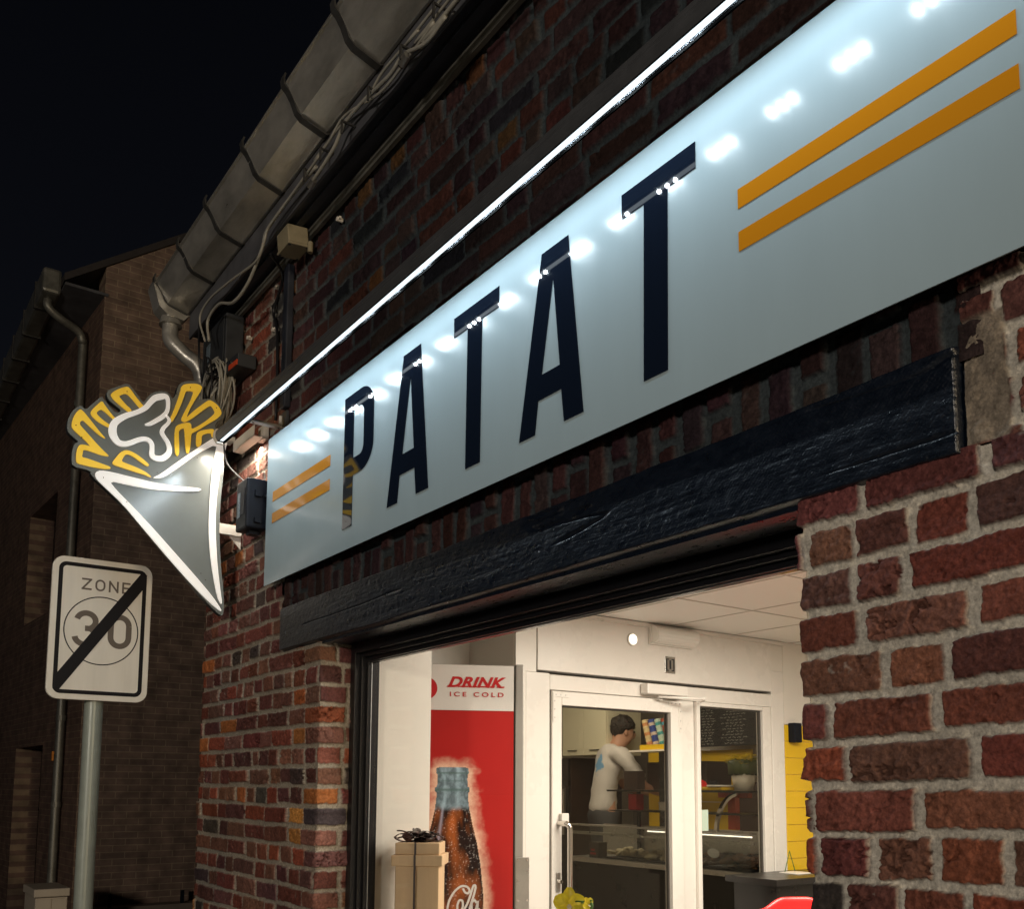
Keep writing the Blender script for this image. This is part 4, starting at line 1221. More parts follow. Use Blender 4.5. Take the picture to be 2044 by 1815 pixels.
tube('loose_end', [(-3.93, -0.10, 3.32), (-3.955, -0.118, 3.28), (-3.96, -0.11, 3.22), (-3.99, -0.10, 3.19)], 0.006, 'cable_grey', coil)
tag(tube('cable', [(-4.06, -0.105, 3.50), (-4.02, -0.11, 3.47), (-3.97, -0.115, 3.40), (-3.965, -0.115, 3.30), (-3.985, -0.11, 3.22), (-4.01, -0.105, 3.16)], 0.0045, 'cable_black'),
    'black cable looped over the grey coil at the corner', 'cable')
tag(tube('cable', [(-4.05, -0.155, 3.66), (-4.12, -0.13, 3.56), (-4.15, -0.11, 3.47), (-4.14, -0.09, 3.36), (-4.13, -0.06, 3.2)], 0.005, 'cable_black'), 'black cable hanging down beside the downpipe bend', 'cable')

# ================================================================== zone sign on its pole (faces +X)
XZ = -4.28
zs_ = thing('zone_sign', 'end of zone 30 traffic sign on a grey pole at the kerb', 'traffic sign', (XZ - 0.05, -0.44, 0))
PY, PZ = -0.443, 2.273
ROT = Matrix.Rotation(R(-1.0), 4, 'Z')


def z3(p, d):
    v = ROT @ Vector((d, p[0], 0))
    return (XZ + v.x, PY + v.y, PZ + p[1])


def rrect(w, h, r, n=8):
    o = []
    for cx, cy, a0 in ((w - r, h - r, 0), (-w + r, h - r, 90), (-w + r, -h + r, 180), (w - r, -h + r, 270)):
        for k in range(n + 1):
            a = R(a0 + 90 * k / n)
            o.append((cx + r * math.cos(a), cy + r * math.sin(a)))
    return o


bm = bmesh.new()
prism(bm, rrect(0.201, 0.303, 0.048), z3, -0.022, 0.0)
fin('plate', bm, 'plate', zs_, bevel=0.0025)
bm = bmesh.new()
o_, i_ = rrect(0.177, 0.279, 0.030), rrect(0.1605, 0.2625, 0.016)
prism_hole(bm, o_, i_, z3, 0.0006, 0.0012)
fin('border', bm, 'plate_ink', zs_)
bm = bmesh.new()
prism_hole(bm, arc(0.002, -0.004, 0.150, 0.148, 0, 354, 59), arc(0.002, -0.004, 0.1455, 0.1435, 0, 354, 59), z3, 0.0006, 0.0011)
fin('ring', bm, 'plate_ink', zs_)
bm = bmesh.new()
prism(bm, [(-0.176, -0.262), (-0.160, -0.262), (-0.150, -0.262), (0.1765, 0.215), (0.1765, 0.262), (0.150, 0.262), (-0.176, -0.214)], z3, 0.0020, 0.0028)
fin('diagonal_bar', bm, 'plate_ink', zs_)


def glyph(strokes, ox, oy, sx, sy, w, m='plate_grey', name='lettering', par=zs_, to3=z3, d0=0.0006, d1=0.0014):
    bm = bmesh.new()
    for st in strokes:
        ribbon(bm, [(ox + x * sx, oy + y * sy) for x, y in st], w, to3, d0, d1)
    return bm


bm = bmesh.new()
H_ = 0.050
W_ = 0.040
x0, y0 = -0.086, 0.167
sl_ = 0.0075
ribbon(bm, [(x0, y0 + H_ - 0.004), (x0 + W_, y0 + H_ - 0.004)], sl_, z3, 0.0006, 0.0012)
ribbon(bm, [(x0 + W_ - 0.005, y0 + H_ - 0.006), (x0 + 0.005, y0 + 0.006)], sl_, z3, 0.0006, 0.0011)
ribbon(bm, [(x0, y0 + 0.004), (x0 + W_, y0 + 0.004)], sl_, z3, 0.0006, 0.0012)
x1 = x0 + 0.054
cx = x1 + W_ / 2
ring = arc(cx, y0 + H_ - 0.020, W_ / 2 - 0.0035, 0.0165, 0, 180, 12) + arc(cx, y0 + 0.020, W_ / 2 - 0.0035, 0.0165, 180, 360, 12)
ribbon(bm, ring + [ring[0]], sl_, z3, 0.0006, 0.0012)
x2_ = x0 + 0.108
ribbon(bm, [(x2_ + 0.004, y0), (x2_ + 0.004, y0 + H_)], sl_, z3, 0.0006, 0.0012)
ribbon(bm, [(x2_ + 0.004, y0 + H_ - 0.004), (x2_ + W_ - 0.004, y0 + 0.004)], sl_, z3, 0.0006, 0.0011)
ribbon(bm, [(x2_ + W_ - 0.004, y0), (x2_ + W_ - 0.004, y0 + H_)], sl_, z3, 0.0006, 0.0012)
x3 = x0 + 0.162
ribbon(bm, [(x3 + 0.004, y0), (x3 + 0.004, y0 + H_)], sl_, z3, 0.0006, 0.0012)
for yy in (y0 + 0.004, y0 + H_ / 2, y0 + H_ - 0.004):
    ribbon(bm, [(x3 + 0.007, yy), (x3 + W_ - 0.006, yy)], sl_, z3, 0.0006, 0.00115)
fin('lettering', bm, 'plate_grey', zs_)
bm = bmesh.new()
w3 = 0.0235
ribbon(bm, arc(-0.060, 0.033, 0.037, 0.034, 168, -62, 18), w3, z3, 0.0006, 0.0012)
ribbon(bm, arc(-0.062, -0.031, 0.041, 0.036, 66, -172, 18), w3, z3, 0.0006, 0.0013)
ribbon(bm, [(-0.064, 0.0015), (-0.036, 0.0015)], w3, z3, 0.0006, 0.00125)
r0 = arc(0.0755, 0.024, 0.0365, 0.038, 0, 180, 14) + arc(0.0755, -0.026, 0.0365, 0.038, 180, 360, 14)
ribbon(bm, r0 + [r0[0]], w3, z3, 0.0006, 0.0012)
fin('numerals', bm, 'plate_grey', zs_)
bm = bmesh.new()
cyl(bm, (XZ - 0.062, PY, 1.27), 'Z', 0.038, 2.54, 32)
fin('pole', bm, 'pole', zs_, smooth=False)
for p_ in zs_.children[-1].data.polygons:
    p_.use_smooth = abs(p_.normal.z) < 0.5
for z in (2.05, 2.50):
    bm = bmesh.new()
    cyl(bm, (XZ - 0.062, PY, z), 'Z', 0.041, 0.03, 32)
    bbox(bm, XZ - 0.03, XZ - 0.0225, PY - 0.10, PY + 0.10, z - 0.015, z + 0.015)
    fin('clamp', bm, 'alu', zs_)
def petal(bm, c, dirv, up, L, W, bend=0.2, n=6):
    dirv = Vector(dirv).normalized()
    up = Vector(up).normalized()
    s = dirv.cross(up).normalized()
    rows = []
    for i in range(n + 1):
        t = i / n
        w = W * math.sin(math.pi * (0.08 + 0.84 * t)) ** 0.8
        p = Vector(c) + dirv * L * t + up * (bend * L * (t * t - 0.3 * t))
        rows.append([bm.verts.new(p + s * w * k * 0.5 + up * (0.12 * W * (k * k))) for k in (-1, -0.5, 0, 0.5, 1)])
    for A, B in zip(rows, rows[1:]):
        for k in range(4):
            f = bm.faces.new((A[k], A[k + 1], B[k + 1], B[k]))
            f.smooth = True



# ================================================================== things inside the shop
P0 = Vector((-3.141, 0.910, 0))
UD = Vector((-0.448, -0.894, 0))
ND = Vector((0.894, -0.448, 0))


def q3(p, d):
    v = P0 + UD * p[0] + ND * d
    return (v.x, v.y, p[1])


fr_ = thing('drinks_fridge', 'tall drinks fridge with a red cola bottle poster and white DRINK ICE COLD header', 'fridge', (-3.3, 0.7, 0.04))
bm = bmesh.new()
prism(bm, [(0.0, 0.04), (0.57, 0.04), (0.57, 2.112), (0.0, 2.112)], q3, -0.50, -0.003)
fin('cabinet', bm, 'poster_grey', fr_, bevel=0.003)
bm = bmesh.new()
prism(bm, [(0.0, 1.925), (0.57, 1.925), (0.57, 2.110), (0.0, 2.110)], q3, -0.0025, 0.0)
hd = fin('header', bm, 'poster_white', fr_)
bm = bmesh.new()
prism(bm, arc(0.358, 2.012, 0.045, 0.045, 0, 351, 40), q3, 0.0003, 0.001)
fin('round_logo', bm, 'text_red', hd)


def font_mesh(name, text, size, m, parent, base, xdir, ydir, ndir, bold=0.0, shear=0.0, space=1.0, width=None, depth=0.0006):
    cu = bpy.data.curves.new(name + '_tmp', 'FONT')
    cu.body = text
    cu.size = size
    cu.offset = bold
    cu.shear = shear
    cu.space_character = space
    cu.extrude = depth / 2
    ob = bpy.data.objects.new(name + '_tmp', cu)
    col.objects.link(ob)
    dg = bpy.context.evaluated_depsgraph_get()
    me = bpy.data.meshes.new_from_object(ob.evaluated_get(dg))
    bpy.data.objects.remove(ob)
    bpy.data.curves.remove(cu)
    co = np.empty(len(me.vertices) * 3, np.float32)
    me.vertices.foreach_get('co', co)
    co = co.reshape(-1, 3)
    if width:
        x0, x1 = co[:, 0].min(), co[:, 0].max()
        co[:, 0] = (co[:, 0] - x0) / (x1 - x0) * width
    B, X, Y, N = (np.array(v) for v in (base, xdir, ydir, ndir))
    out = B + co[:, :1] * X + co[:, 1:2] * Y + co[:, 2:3] * N
    off = Vector((0, 0, 0))
    p = parent
    while p is not None:
        off += p.location
        p = p.parent
    out = out - np.array(off)
    me.vertices.foreach_set('co', out.astype(np.float32).reshape(-1))
    me.name = name
    me.materials.clear()
    return link(name, me, m, parent)


XD = -UD
font_mesh('drink_lettering', 'DRINK', 0.058, 'text_red', hd, q3((0.270, 2.020), 0.0010), XD, (0, 0, 1), ND, 0.0022, 0.35, 1.06, 0.238)
sb = bmesh.new()
for u in (0.262, 0.220, 0.196, 0.160, 0.136, 0.118, 0.088, 0.060, 0.048):
    prism(sb, [(u + 0.012, 2.019), (u - 0.008, 2.019), (u - 0.010, 2.0245), (u + 0.010, 2.0245)], q3, 0.0006, 0.0018)
fin('slab_feet', sb, 'text_red', hd)
font_mesh('ice_cold_lettering', 'ICE COLD', 0.026, 'text_red', hd, q3((0.262, 1.981), 0.0010), XD, (0, 0, 1), ND, 0.0004, 0, 1.5, 0.220)

# the printed picture: red ground, bottle with its frosty glow
us_ = np.linspace(0.0, 0.57, 230)
zs_g = np.concatenate([np.linspace(0.10, 1.05, 60)[:-1], np.linspace(1.05, 1.9235, 380)])
U, Z = np.meshgrid(us_, zs_g, indexing='ij')
bz = np.array([0.0, 0.6, 1.0, 1.178, 1.31, 1.397, 1.475, 1.523, 1.557, 1.592, 1.597, 1.612, 1.617, 1.645, 1.665, 1.672, 1.690, 1.694])
bh = np.array([0.115, 0.125, 0.131, 0.129, 0.116, 0.100, 0.080, 0.070, 0.065, 0.063, 0.070, 0.070, 0.062, 0.060, 0.061, 0.066, 0.064, 0.052])
hw = np.interp(Z, bz, bh)
c0 = 0.247
dx = np.abs(U - c0)
inside = (dx < hw) & (Z < 1.694)
dz = np.maximum(Z - 1.69, 0)
dist = np.hypot(np.maximum(dx - hw, 0), dz)
edge_n = 0.018 * fbm(U * 28, Z * 28, 41, 5, 0.65) + 0.010 * fbm(U * 75, Z * 75, 43, 4, 0.6)
gl = np.clip(1 - (dist + edge_n) / 0.052, 0, 1) ** 1.35
red = np.array((0.44, 0.014, 0.012)) * (1 + 0.08 * fbm(U * 5, Z * 5, 40, 3))[..., None]
glow = np.array((0.86, 0.56, 0.40))
C = red * (1 - gl[..., None]) + glow * gl[..., None]
t = (U - c0) / hw
gls = 0.22 + 0.55 * np.abs(fbm(t * 3.0, Z * 34, 44, 4)) + 0.30 * np.exp(-((t + 0.35) / 0.16) ** 2) + 0.22 * np.exp(-((t - 0.5) / 0.1) ** 2) - 0.10 * np.abs(t) ** 3
glass_c = gls[..., None] * np.array((0.55, 0.78, 0.92))
ring = np.exp(-((Z - 1.604) / 0.006) ** 2) + np.exp(-((Z - 1.671) / 0.004) ** 2) + 0.6 * np.exp(-((Z - 1.640) / 0.004) ** 2)
glass_c = glass_c * (1 - 0.75 * ring[..., None]) + 0.22 * ring[..., None] * np.array((0.3, 0.55, 0.5))
am = 0.26 + 0.9 * fbm(t * 2.5 + 4, Z * 9, 46, 4) + 0.55 * np.exp(-((t + 0.10) / 0.22) ** 2) - 0.25 * np.abs(t) ** 2
drops = np.clip(fbm(U * 190, Z * 190, 48, 2) * 3 - 1.3, 0, 0.8)
amber = np.clip(am, 0.03, 1.2)[..., None] * np.array((0.50, 0.13, 0.025)) + drops[..., None] * 0.45
streak = np.exp(-((t - 0.55) / 0.07) ** 2) * (Z > 1.36) * 0.55
amber = amber + streak[..., None] * np.array((0.55, 0.55, 0.7))
k = smooth01((Z - 1.515 - 0.006 * fbm(U * 40, Z * 10, 49, 3)) / 0.03)[..., None]
bot = amber * (1 - k) + glass_c * k
C = np.where(inside[..., None], bot, C)
pm = vcol_mat('printed_poster', 0.38, bump=(10, 0.02, 0.001), spec=0.4)
for nd in pm.node_tree.nodes:
    if nd.bl_idname == 'ShaderNodeMapRange':
        nd.inputs['To Min'].default_value = 0.97
        nd.inputs['To Max'].default_value = 1.03
Pg = np.zeros(U.shape + (3,))
for i in range(3):
    Pg[..., i] = P0[i] + UD[i] * U + ND[i] * 0.0
Pg[..., 2] = Z
po = grid_mesh('poster', Pg[::-1], np.clip(C, 0.003, 1)[::-1], pm, fr_)
po.location = -fr_.location
bm = bmesh.new()
for st in ([(0.262, 1.130), (0.255, 1.165), (0.236, 1.200), (0.210, 1.222), (0.186, 1.222), (0.174, 1.208), (0.180, 1.196), (0.192, 1.200), (0.200, 1.215)],
           [(0.262, 1.130), (0.250, 1.110), (0.235, 1.112), (0.222, 1.125)],
           [(0.222, 1.150), (0.214, 1.168), (0.202, 1.166), (0.200, 1.145), (0.208, 1.128), (0.220, 1.130), (0.222, 1.150)],
           [(0.196, 1.130), (0.180, 1.160), (0.165, 1.205), (0.158, 1.225), (0.150, 1.222), (0.156, 1.190), (0.170, 1.145), (0.172, 1.125), (0.164, 1.128)],
           [(0.146, 1.158), (0.154, 1.168), (0.164, 1.158), (0.164, 1.135), (0.156, 1.126), (0.146, 1.138), (0.140, 1.165), (0.142, 1.128), (0.132, 1.135)]):
    ribbon(bm, [(p[0], p[1]) for p in cm2(st, 6)], 0.0085, q3, 0.0006, 0.0012)
fin('script_lettering', bm, 'poster_white', fr_)
bm = bmesh.new()
prism(bm, [(-0.008, 0.05), (-0.042, 0.05), (-0.042, 2.118), (-0.008, 2.118)], q3, -0.035, -0.002)
fin('handle_profile', bm, 'poster_grey', fr_, bevel=0.004)
bm = bmesh.new()
prism(bm, [(-0.0005, 0.05), (-0.0075, 0.05), (-0.0075, 2.112), (-0.0005, 2.112)], q3, -0.03, -0.012)
fin('seal', bm, 'pvc_gap', fr_)
bm = bmesh.new()
prism(bm, [(-0.012, 1.08), (-0.066, 1.08), (-0.066, 1.335), (-0.012, 1.335)], q3, -0.0015, 0.004)
lp = fin('latch_plate', bm, 'steel_satin', fr_, bevel=0.0015)
bm = bmesh.new()
for u, z in ((-0.020, 1.325), (-0.058, 1.325), (-0.020, 1.245), (-0.020, 1.165), (-0.058, 1.165)):
    c = q3((u, z), 0.005)
    cyl(bm, c, ND, 0.004, 0.003, 10)
fin('rivet', bm, 'steel', lp)

# gift box on the sill
gb = thing('gift_box', 'tall pale wooden gift box with lid and dark ribbon bow on the window sill', 'box', (-2.87, 0.41, 0.99))
rot = Matrix.Translation((-2.866, 0.322, 0)) @ Matrix.Rotation(R(51), 4, 'Z')
box('body', -0.074, 0.074, -0.074, 0.074, 0.991, 1.351, 'pine', gb, bevel=0.003, mtx=rot)
box('rim', -0.086, 0.086, -0.086, 0.086, 1.3515, 1.388, 'pine', gb, bevel=0.003, mtx=rot)
box('lid', -0.075, 0.075, -0.075, 0.075, 1.3885, 1.428, 'pine', gb, bevel=0.003, mtx=rot)
boxes('ribbon', [(-0.010, -0.003, -0.0875, -0.0863, 0.995, 1.389), (-0.010, -0.003, -0.0765, -0.0753, 1.389, 1.4285), (-0.010, -0.003, -0.0765, 0.0765, 1.4283, 1.4292),
                 (-0.0765, 0.0765, -0.003, 0.004, 1.4294, 1.4300)], 'ribbon', gb, mtx=rot)
bm = bmesh.new()
rg = random.Random(3)
for a, L, h in ((0.05, 0.085, 0.026), (3.1, 0.085, 0.028), (0.6, 0.055, 0.036), (2.6, 0.06, 0.034), (5.6, 0.06, 0.018), (3.9, 0.05, 0.02), (1.2, 0.04, 0.03)):
    for w0, w1 in ((-0.020, 0.020),):
        ctr = []
        for k in range(15):
            t = k / 14 * 2 * math.pi
            rr = L * 0.5 * (1 - math.cos(t))
            zz = 1.432 + h * math.sin(t) * 0.5 + 0.4 * h + rg.uniform(-0.002, 0.002)
            ctr.append((rr, zz))
        n_ = Vector((-math.sin(a), math.cos(a), 0))
        dv = Vector((math.cos(a), math.sin(a), 0))
        A, B = [], []
        for i, (rr, zz) in enumerate(ctr):
            ww = w1 * (0.35 + 0.65 * math.sin(math.pi * i / 14) ** 0.5 if 0 < i < 14 else 0.35)
            c = Vector((-0.006, 0, zz)) + dv * rr
            A.append(bm.verts.new(rot @ (c + n_ * ww)))
            B.append(bm.verts.new(rot @ (c - n_ * ww)))
        for i in range(14):
            f = bm.faces.new((A[i], A[i + 1], B[i + 1], B[i]))
            f.smooth = True
for k in range(14):
    a = k * 0.9
    b_ = rot @ Vector((-0.006 + 0.02 * math.cos(a), 0.012 * math.sin(a), 1.436 + 0.004 * (k % 3)))
    petal(bm, b_, rot.to_3x3() @ Vector((math.cos(a), math.sin(a) * 0.6, 0.22 + 0.12 * (k % 4))), (0, 0, 1), 0.045 + 0.012 * (k % 3), 0.030, -0.35)
o = fin('bow', bm, 'ribbon', gb)
sm = o.modifiers.new('thick', 'SOLIDIFY')
sm.thickness = 0.0015

# orchid on the sill
oc = thing('orchid', 'yellow orchid flowering on the window sill in front of the door', 'plant', (-2.06, 0.36, 0.99))




cv = (Vector((0, -1.35, 1.62)) - Vector((-2.09, 0.35, 1.3))).normalized()
rv = Vector((0, 0, 1)).cross(cv).normalized()
uv_ = cv.cross(rv)


def flower(c, s, a0=0.0, toward=cv):
    bm = bmesh.new()
    rr = Vector((0, 0, 1)).cross(toward).normalized()
    uu = toward.cross(rr)
    for k, (a, L, W) in enumerate(((90, 1, 0.75), (20, 0.95, 1.0), (160, 0.95, 1.0), (-40, 0.85, 0.62), (220, 0.85, 0.62))):
        a = R(a + a0)
        petal(bm, c, rr * math.cos(a) + uu * math.sin(a) + toward * 0.12, toward, s * L, s * W, -0.12)
    f = fin('flower', bm, 'petal', oc)
    bm = bmesh.new()
    petal(bm, Vector(c) + toward * 0.002, -uu + toward * 0.8, toward, s * 0.35, s * 0.3, 0.6)
    petal(bm, Vector(c) + toward * 0.002, uu * 0.2 + toward, toward, s * 0.2, s * 0.2, 0.3)
    fin('lip', bm, 'orange_red' if False else 'pot_cream', f)


flower((-2.093, 0.35, 1.293), 0.048)
flower((-2.025, 0.36, 1.300), 0.022, 30, (cv + rv * 0.9).normalized())
flower((-2.035, 0.34, 1.278), 0.026, -20, (cv - rv * 0.5).normalized())
flower((-2.13, 0.38, 1.215), 0.046, 10)
tube('stem', [(-2.06, 0.40, 1.08), (-2.10, 0.42, 1.18), (-2.11, 0.39, 1.27), (-2.085, 0.365, 1.30), (-2.05, 0.365, 1.305), (-2.02, 0.37, 1.31)], 0.0025, 'leaf', oc, 6)
bm = bmesh.new()
for a in (0.3, 1.7, 2.9, 4.2, 5.4):
    petal(bm, (-2.06, 0.40, 1.08), (math.cos(a), math.sin(a), 0.35), (0, 0, 1), 0.13, 0.05, -0.5)
fin('leaf', bm, 'leaf', oc)
bm = bmesh.new()
for c, a in (((-2.035, 0.362, 1.308), 0.4), ((-2.022, 0.37, 1.296), 2.0), ((-2.048, 0.36, 1.296), 3.6)):
    bmesh.ops.create_icosphere(bm, subdivisions=2, radius=0.0075, matrix=Matrix.Translation(c) @ Matrix.Diagonal((0.8, 0.8, 1.3, 1)))
fin('bud', bm, 'leaf', oc)
bm = bmesh.new()
lathe(bm, [(0.040, 0.0), (0.055, 0.085), (0.058, 0.088), (0.052, 0.088), (0.045, 0.02)], (-2.06, 0.40, 0.991), 28)
fin('pot', bm, 'pot_cream', oc)

# black cabinet and red chair at the lower right of the window
t = thing('side_table', 'black table with thick top beside the yellow tiles at lower right', 'table', (-3.2, 2.85, 0.04))
box('top', -3.50, -3.16, 2.555, 3.45, 1.125, 1.158, 'dark_interior', t, bevel=0.002)
box('body', -3.48, -3.20, 2.60, 3.42, 0.041, 1.1245, 'dark_interior', t, bevel=0.002)
t = thing('card_holder', 'thin green wire stand with white card on the black table', 'stand', (-3.3, 2.99, 1.158))
bm = bmesh.new()
sweep(bm, [(-3.40, 2.92, 1.160), (-3.40, 2.965, 1.275), (-3.40, 3.01, 1.160)], 0.0025, 6)
fin('wire', bm, 'leaf', t)
box('card', -3.42, -3.30, 2.90, 3.03, 1.1585, 1.163, 'pvc', t)
rc = thing('red_chair', 'bright red plastic chair back in front of the black table', 'chair', (-2.62, 1.95, 0.04))
Uc, Vc = np.meshgrid(np.linspace(-1, 1, 41), np.linspace(0, 1, 15), indexing='ij')
top = 1.118 + 0.042 * smooth01((Uc + 0.15) / 0.55) - 0.02 * smooth01((-Uc - 0.75) / 0.25) - 0.012 * smooth01((Uc - 0.8) / 0.2)
zc = 0.86 + (top - 0.86) * Vc
Yc = 1.90 + 0.225 * Uc
Xc = -2.66 + 0.10 * (Uc ** 2) + 0.06 * (1 - Vc) - 0.02 * Vc
Pc = np.stack([Xc, Yc, zc], -1)
o = grid_mesh('chair_shell', Pc, None, 'red_plastic', rc)
o.location = -rc.location
sm = o.modifiers.new('thick', 'SOLIDIFY')
sm.thickness = 0.018
sm = o.modifiers.new('sub', 'SUBSURF')
sm.levels = sm.render_levels = 1
Uc, Vc = np.meshgrid(np.linspace(-1, 1, 15), np.linspace(0, 1, 15), indexing='ij')
Ps = np.stack([-2.60 + 0.40 * Vc, 1.90 + 0.21 * Uc, 0.80 + 0.02 * Uc ** 2 + 0.05 * (1 - Vc) ** 4], -1)
o = grid_mesh('seat', Ps[::-1], None, 'red_plastic', rc)
o.location = -rc.location
sm = o.modifiers.new('thick', 'SOLIDIFY')
sm.thickness = 0.014
for sx in (-2.56, -2.24):
    for sy in (1.75, 2.05):
        bm = bmesh.new()
        sweep(bm, [(sx, sy, 0.795), (sx + (0.05 if sx > -2.4 else -0.05), sy + (0.05 if sy > 1.9 else -0.05), 0.045)], 0.012, 10)
        fin('leg', bm, 'steel', rc)

# ------------------------------------------------------------------ kitchen seen through the door
ki = boxes('kitchen_wall', [(-7.4, -3.68, 5.0, 5.04, 0.05, 2.744), (-7.44, -7.40, 1.39, 6.0, 0.05, 2.744), (-7.4, -3.68, 1.385, 1.40, 0.05, 2.744),
                            (-3.69, -3.671, 3.21, 5.0, 0.05, 2.744)], 'wall_white', shop)
c = thing('wall_cupboard', 'cream wall cupboard with two doors behind the man in white', 'cupboard', (-6.25, 4.1, 1.885))
box('body', -6.56, -5.98, 3.92, 4.30, 1.885, 2.36, 'cream_paint', c, bevel=0.002)
for xa, xb in ((-6.558, -6.272), (-6.268, -5.982)):
    d = box('door', xa, xb, 3.900, 3.919, 1.888, 2.358, 'cream_paint', c, bevel=0.002)
    box('handle', (xa + xb) / 2 - 0.06, (xa + xb) / 2 + 0.06, 3.890, 3.8995, 1.925, 1.932, 'anthracite', d)
c = thing('tall_fridge', 'tall dark brown fridge left of the man in the kitchen', 'fridge', (-6.75, 4.2, 0.45))
box('body', -7.05, -6.50, 3.95, 4.55, 0.451, 1.87, 'dark_brown', c, bevel=0.006)
box('door', -7.045, -6.505, 3.925, 3.949, 0.50, 1.86, 'dark_interior', c, bevel=0.006)
box('handle', -6.56, -6.54, 3.900, 3.9245, 1.2, 1.6, 'steel_satin', c)
c = thing('grey_locker', 'tall grey-brown locker behind the head of the man', 'locker', (-6.0, 4.75, 0.45))
box('body', -6.42, -5.98, 4.62, 4.98, 0.451, 2.55, mat('taupe', (0.20, 0.17, 0.14), 0.5), c, bevel=0.004)
box('door', -6.41, -5.99, 4.600, 4.619, 0.50, 2.54, mat('taupe_door', (0.24, 0.21, 0.18), 0.4), c, bevel=0.003)
c = thing('yellow_panel', 'bright yellow upright panel between the man and the sauce shelf', 'panel', (-5.78, 4.3, 0.45))
box('panel', -5.84, -5.70, 4.25, 4.29, 0.451, 1.955, 'yellow_panel', c, bevel=0.003)
box('back_panel', -5.66, -5.12, 4.70, 4.72, 1.50, 1.93, 'yellow_panel', c)
box('lower_panel', -5.70, -5.02, 4.40, 4.42, 0.451, 1.50, 'yellow_panel', c)
c = thing('brown_cabinet', 'dark brown cabinet with black post under the sauce shelf', 'cabinet', (-5.4, 4.5, 0.45))
box('body', -5.70, -5.05, 4.10, 4.38, 1.58, 1.82, 'dark_brown', c, bevel=0.003)
box('side_unit', -5.00, -4.2, 4.40, 4.60, 0.451, 1.66, 'dark_brown', c, bevel=0.003)
box('post', -5.44, -5.39, 3.98, 4.03, 0.451, 1.895, 'dark_interior', c)
c = thing('shelf', 'white wall shelf carrying the yellow tray of cups', 'shelf', (-5.4, 3.95, 1.9))
box('board', -5.66, -5.0, 3.86, 4.09, 1.896, 1.910, 'pvc', c)
c = thing('cup_tray', 'yellow tray on the white shelf holding the leaning stacks', 'tray', (-5.4, 3.93, 1.91))
boxes('tray', [(-5.545, -5.15, 3.88, 4.05, 1.911, 1.918), (-5.545, -5.15, 3.875, 3.8795, 1.911, 1.950), (-5.545, -5.15, 4.0505, 4.055, 1.911, 1.955)], 'yellow_panel', c)
stk = [(-5.50, (0.68, 0.55, 0.30), (0.6, 0.25, 0.1), 'cream and orange stack of cups leaning in the yellow tray, the leftmost'),
       (-5.43, (0.03, 0.06, 0.28), (0.62, 0.5, 0.42), 'dark blue and beige stack of cups leaning beside the cream and orange one'),
       (-5.355, (0.50, 0.62, 0.52), (0.05, 0.3, 0.3), 'pale green stack of cups leaning in the yellow tray'),
       (-5.285, (0.35, 0.06, 0.03), (0.05, 0.3, 0.42), 'red and teal stack of cups leaning in the yellow tray, the rightmost')]
for i, (x, ca, cb, l) in enumerate(stk):
    c = thing('cup_stack', l, 'cups', (x, 3.96, 1.92), 'stacks of cups in the tray')
    rot = Matrix.Translation((x, 3.96, 1.921)) @ Matrix.Rotation(R(-17), 4, 'Y')
    rgc = random.Random(i + 5)
    ma, mb = mat('cup_paper', ca, 0.45, noise=(30, 0.3)), mat('cup_print', cb, 0.45, noise=(40, 0.4))
    for nm, mm, par in (('cup', ma, 0), ('printed_cup', mb, 1)):
        bm = bmesh.new()
        for k in range(9):
            if k % 3 % 2 == par:
                cyl(bm, rot @ Vector((0, 0, 0.016 + k * 0.0265)), rot.to_3x3() @ Vector((0, 0, 1)), 0.028, 0.0255, 16, 0.031)
        fin(nm, bm, mm, c)

# menu board with chalk prices
c = thing('menu_board', 'black chalkboard menu with white handwriting above the counter', 'board', (-5.0, 4.6, 1.95))
box('board', -5.66, -4.62, 4.59, 4.61, 1.955, 2.42, 'board_black', c)
bm = bmesh.new()
rg = random.Random(12)


def m3(p, d):
    return (p[0], 4.59 - d, p[1])


for colx, wd in ((-5.60, 0.17), (-5.36, 0.26), (-4.98, 0.28)):
    z = 2.40
    while z > 1.975:
        x = colx + (rg.random() * 0.09 if colx > -5.5 else 0)
        xe = colx + wd
        while x < xe:
            L = rg.uniform(0.02, 0.05)
            pts = []
            n = max(4, int(L / 0.004))
            for k in range(n):
                pts.append((x + L * k / n, z + rg.uniform(-0.0065, 0.0065)))
            ribbon(bm, pts, 0.0022, m3, 0.0005, 0.001)
            x += L + rg.uniform(0.006, 0.016)
        z -= 0.0235
fin('handwriting', bm, 'chalk', c)

# counter
c = thing('display_counter', 'long black glass display counter full of snacks behind the door', 'counter', (-4.5, 3.15, 0.05))
box('base', -5.35, -3.70, 3.00, 3.33, 0.051, 1.095, 'dark_interior', c)
box('ledge', -5.36, -3.70, 2.985, 3.33, 1.096, 1.128, 'steel_satin', c, bevel=0.003)
box('top_shelf', -4.95, -3.70, 3.00, 3.33, 1.588, 1.600, 'dark_interior', c)
box('glass_shelf', -4.95, -3.70, 3.02, 3.30, 1.455, 1.463, 'dark_interior', c)
box('back_panel', -5.35, -3.70, 3.315, 3.33, 1.129, 1.35, 'steel_satin', c)
boxes('rail', [(-5.35, -3.70, 3.00, 3.05, 1.345, 1.357), (-5.35, -3.70, 3.02, 3.06, 1.285, 1.305)], 'steel_satin', c, bevel=0.002)
boxes('led_strip', [(-4.56, -3.70, 3.005, 3.015, 1.330, 1.337)], 'led_warm', c)
box('front_glass', -5.35, -3.70, 2.992, 2.995, 1.129, 1.345, 'glass_thin', c)
pieces('post', [(-4.96, -4.94, 3.29, 3.31, 1.129, 1.588), (-4.58, -4.565, 3.29, 3.31, 1.358, 1.588)], 'dark_interior', c)
bm = bmesh.new()
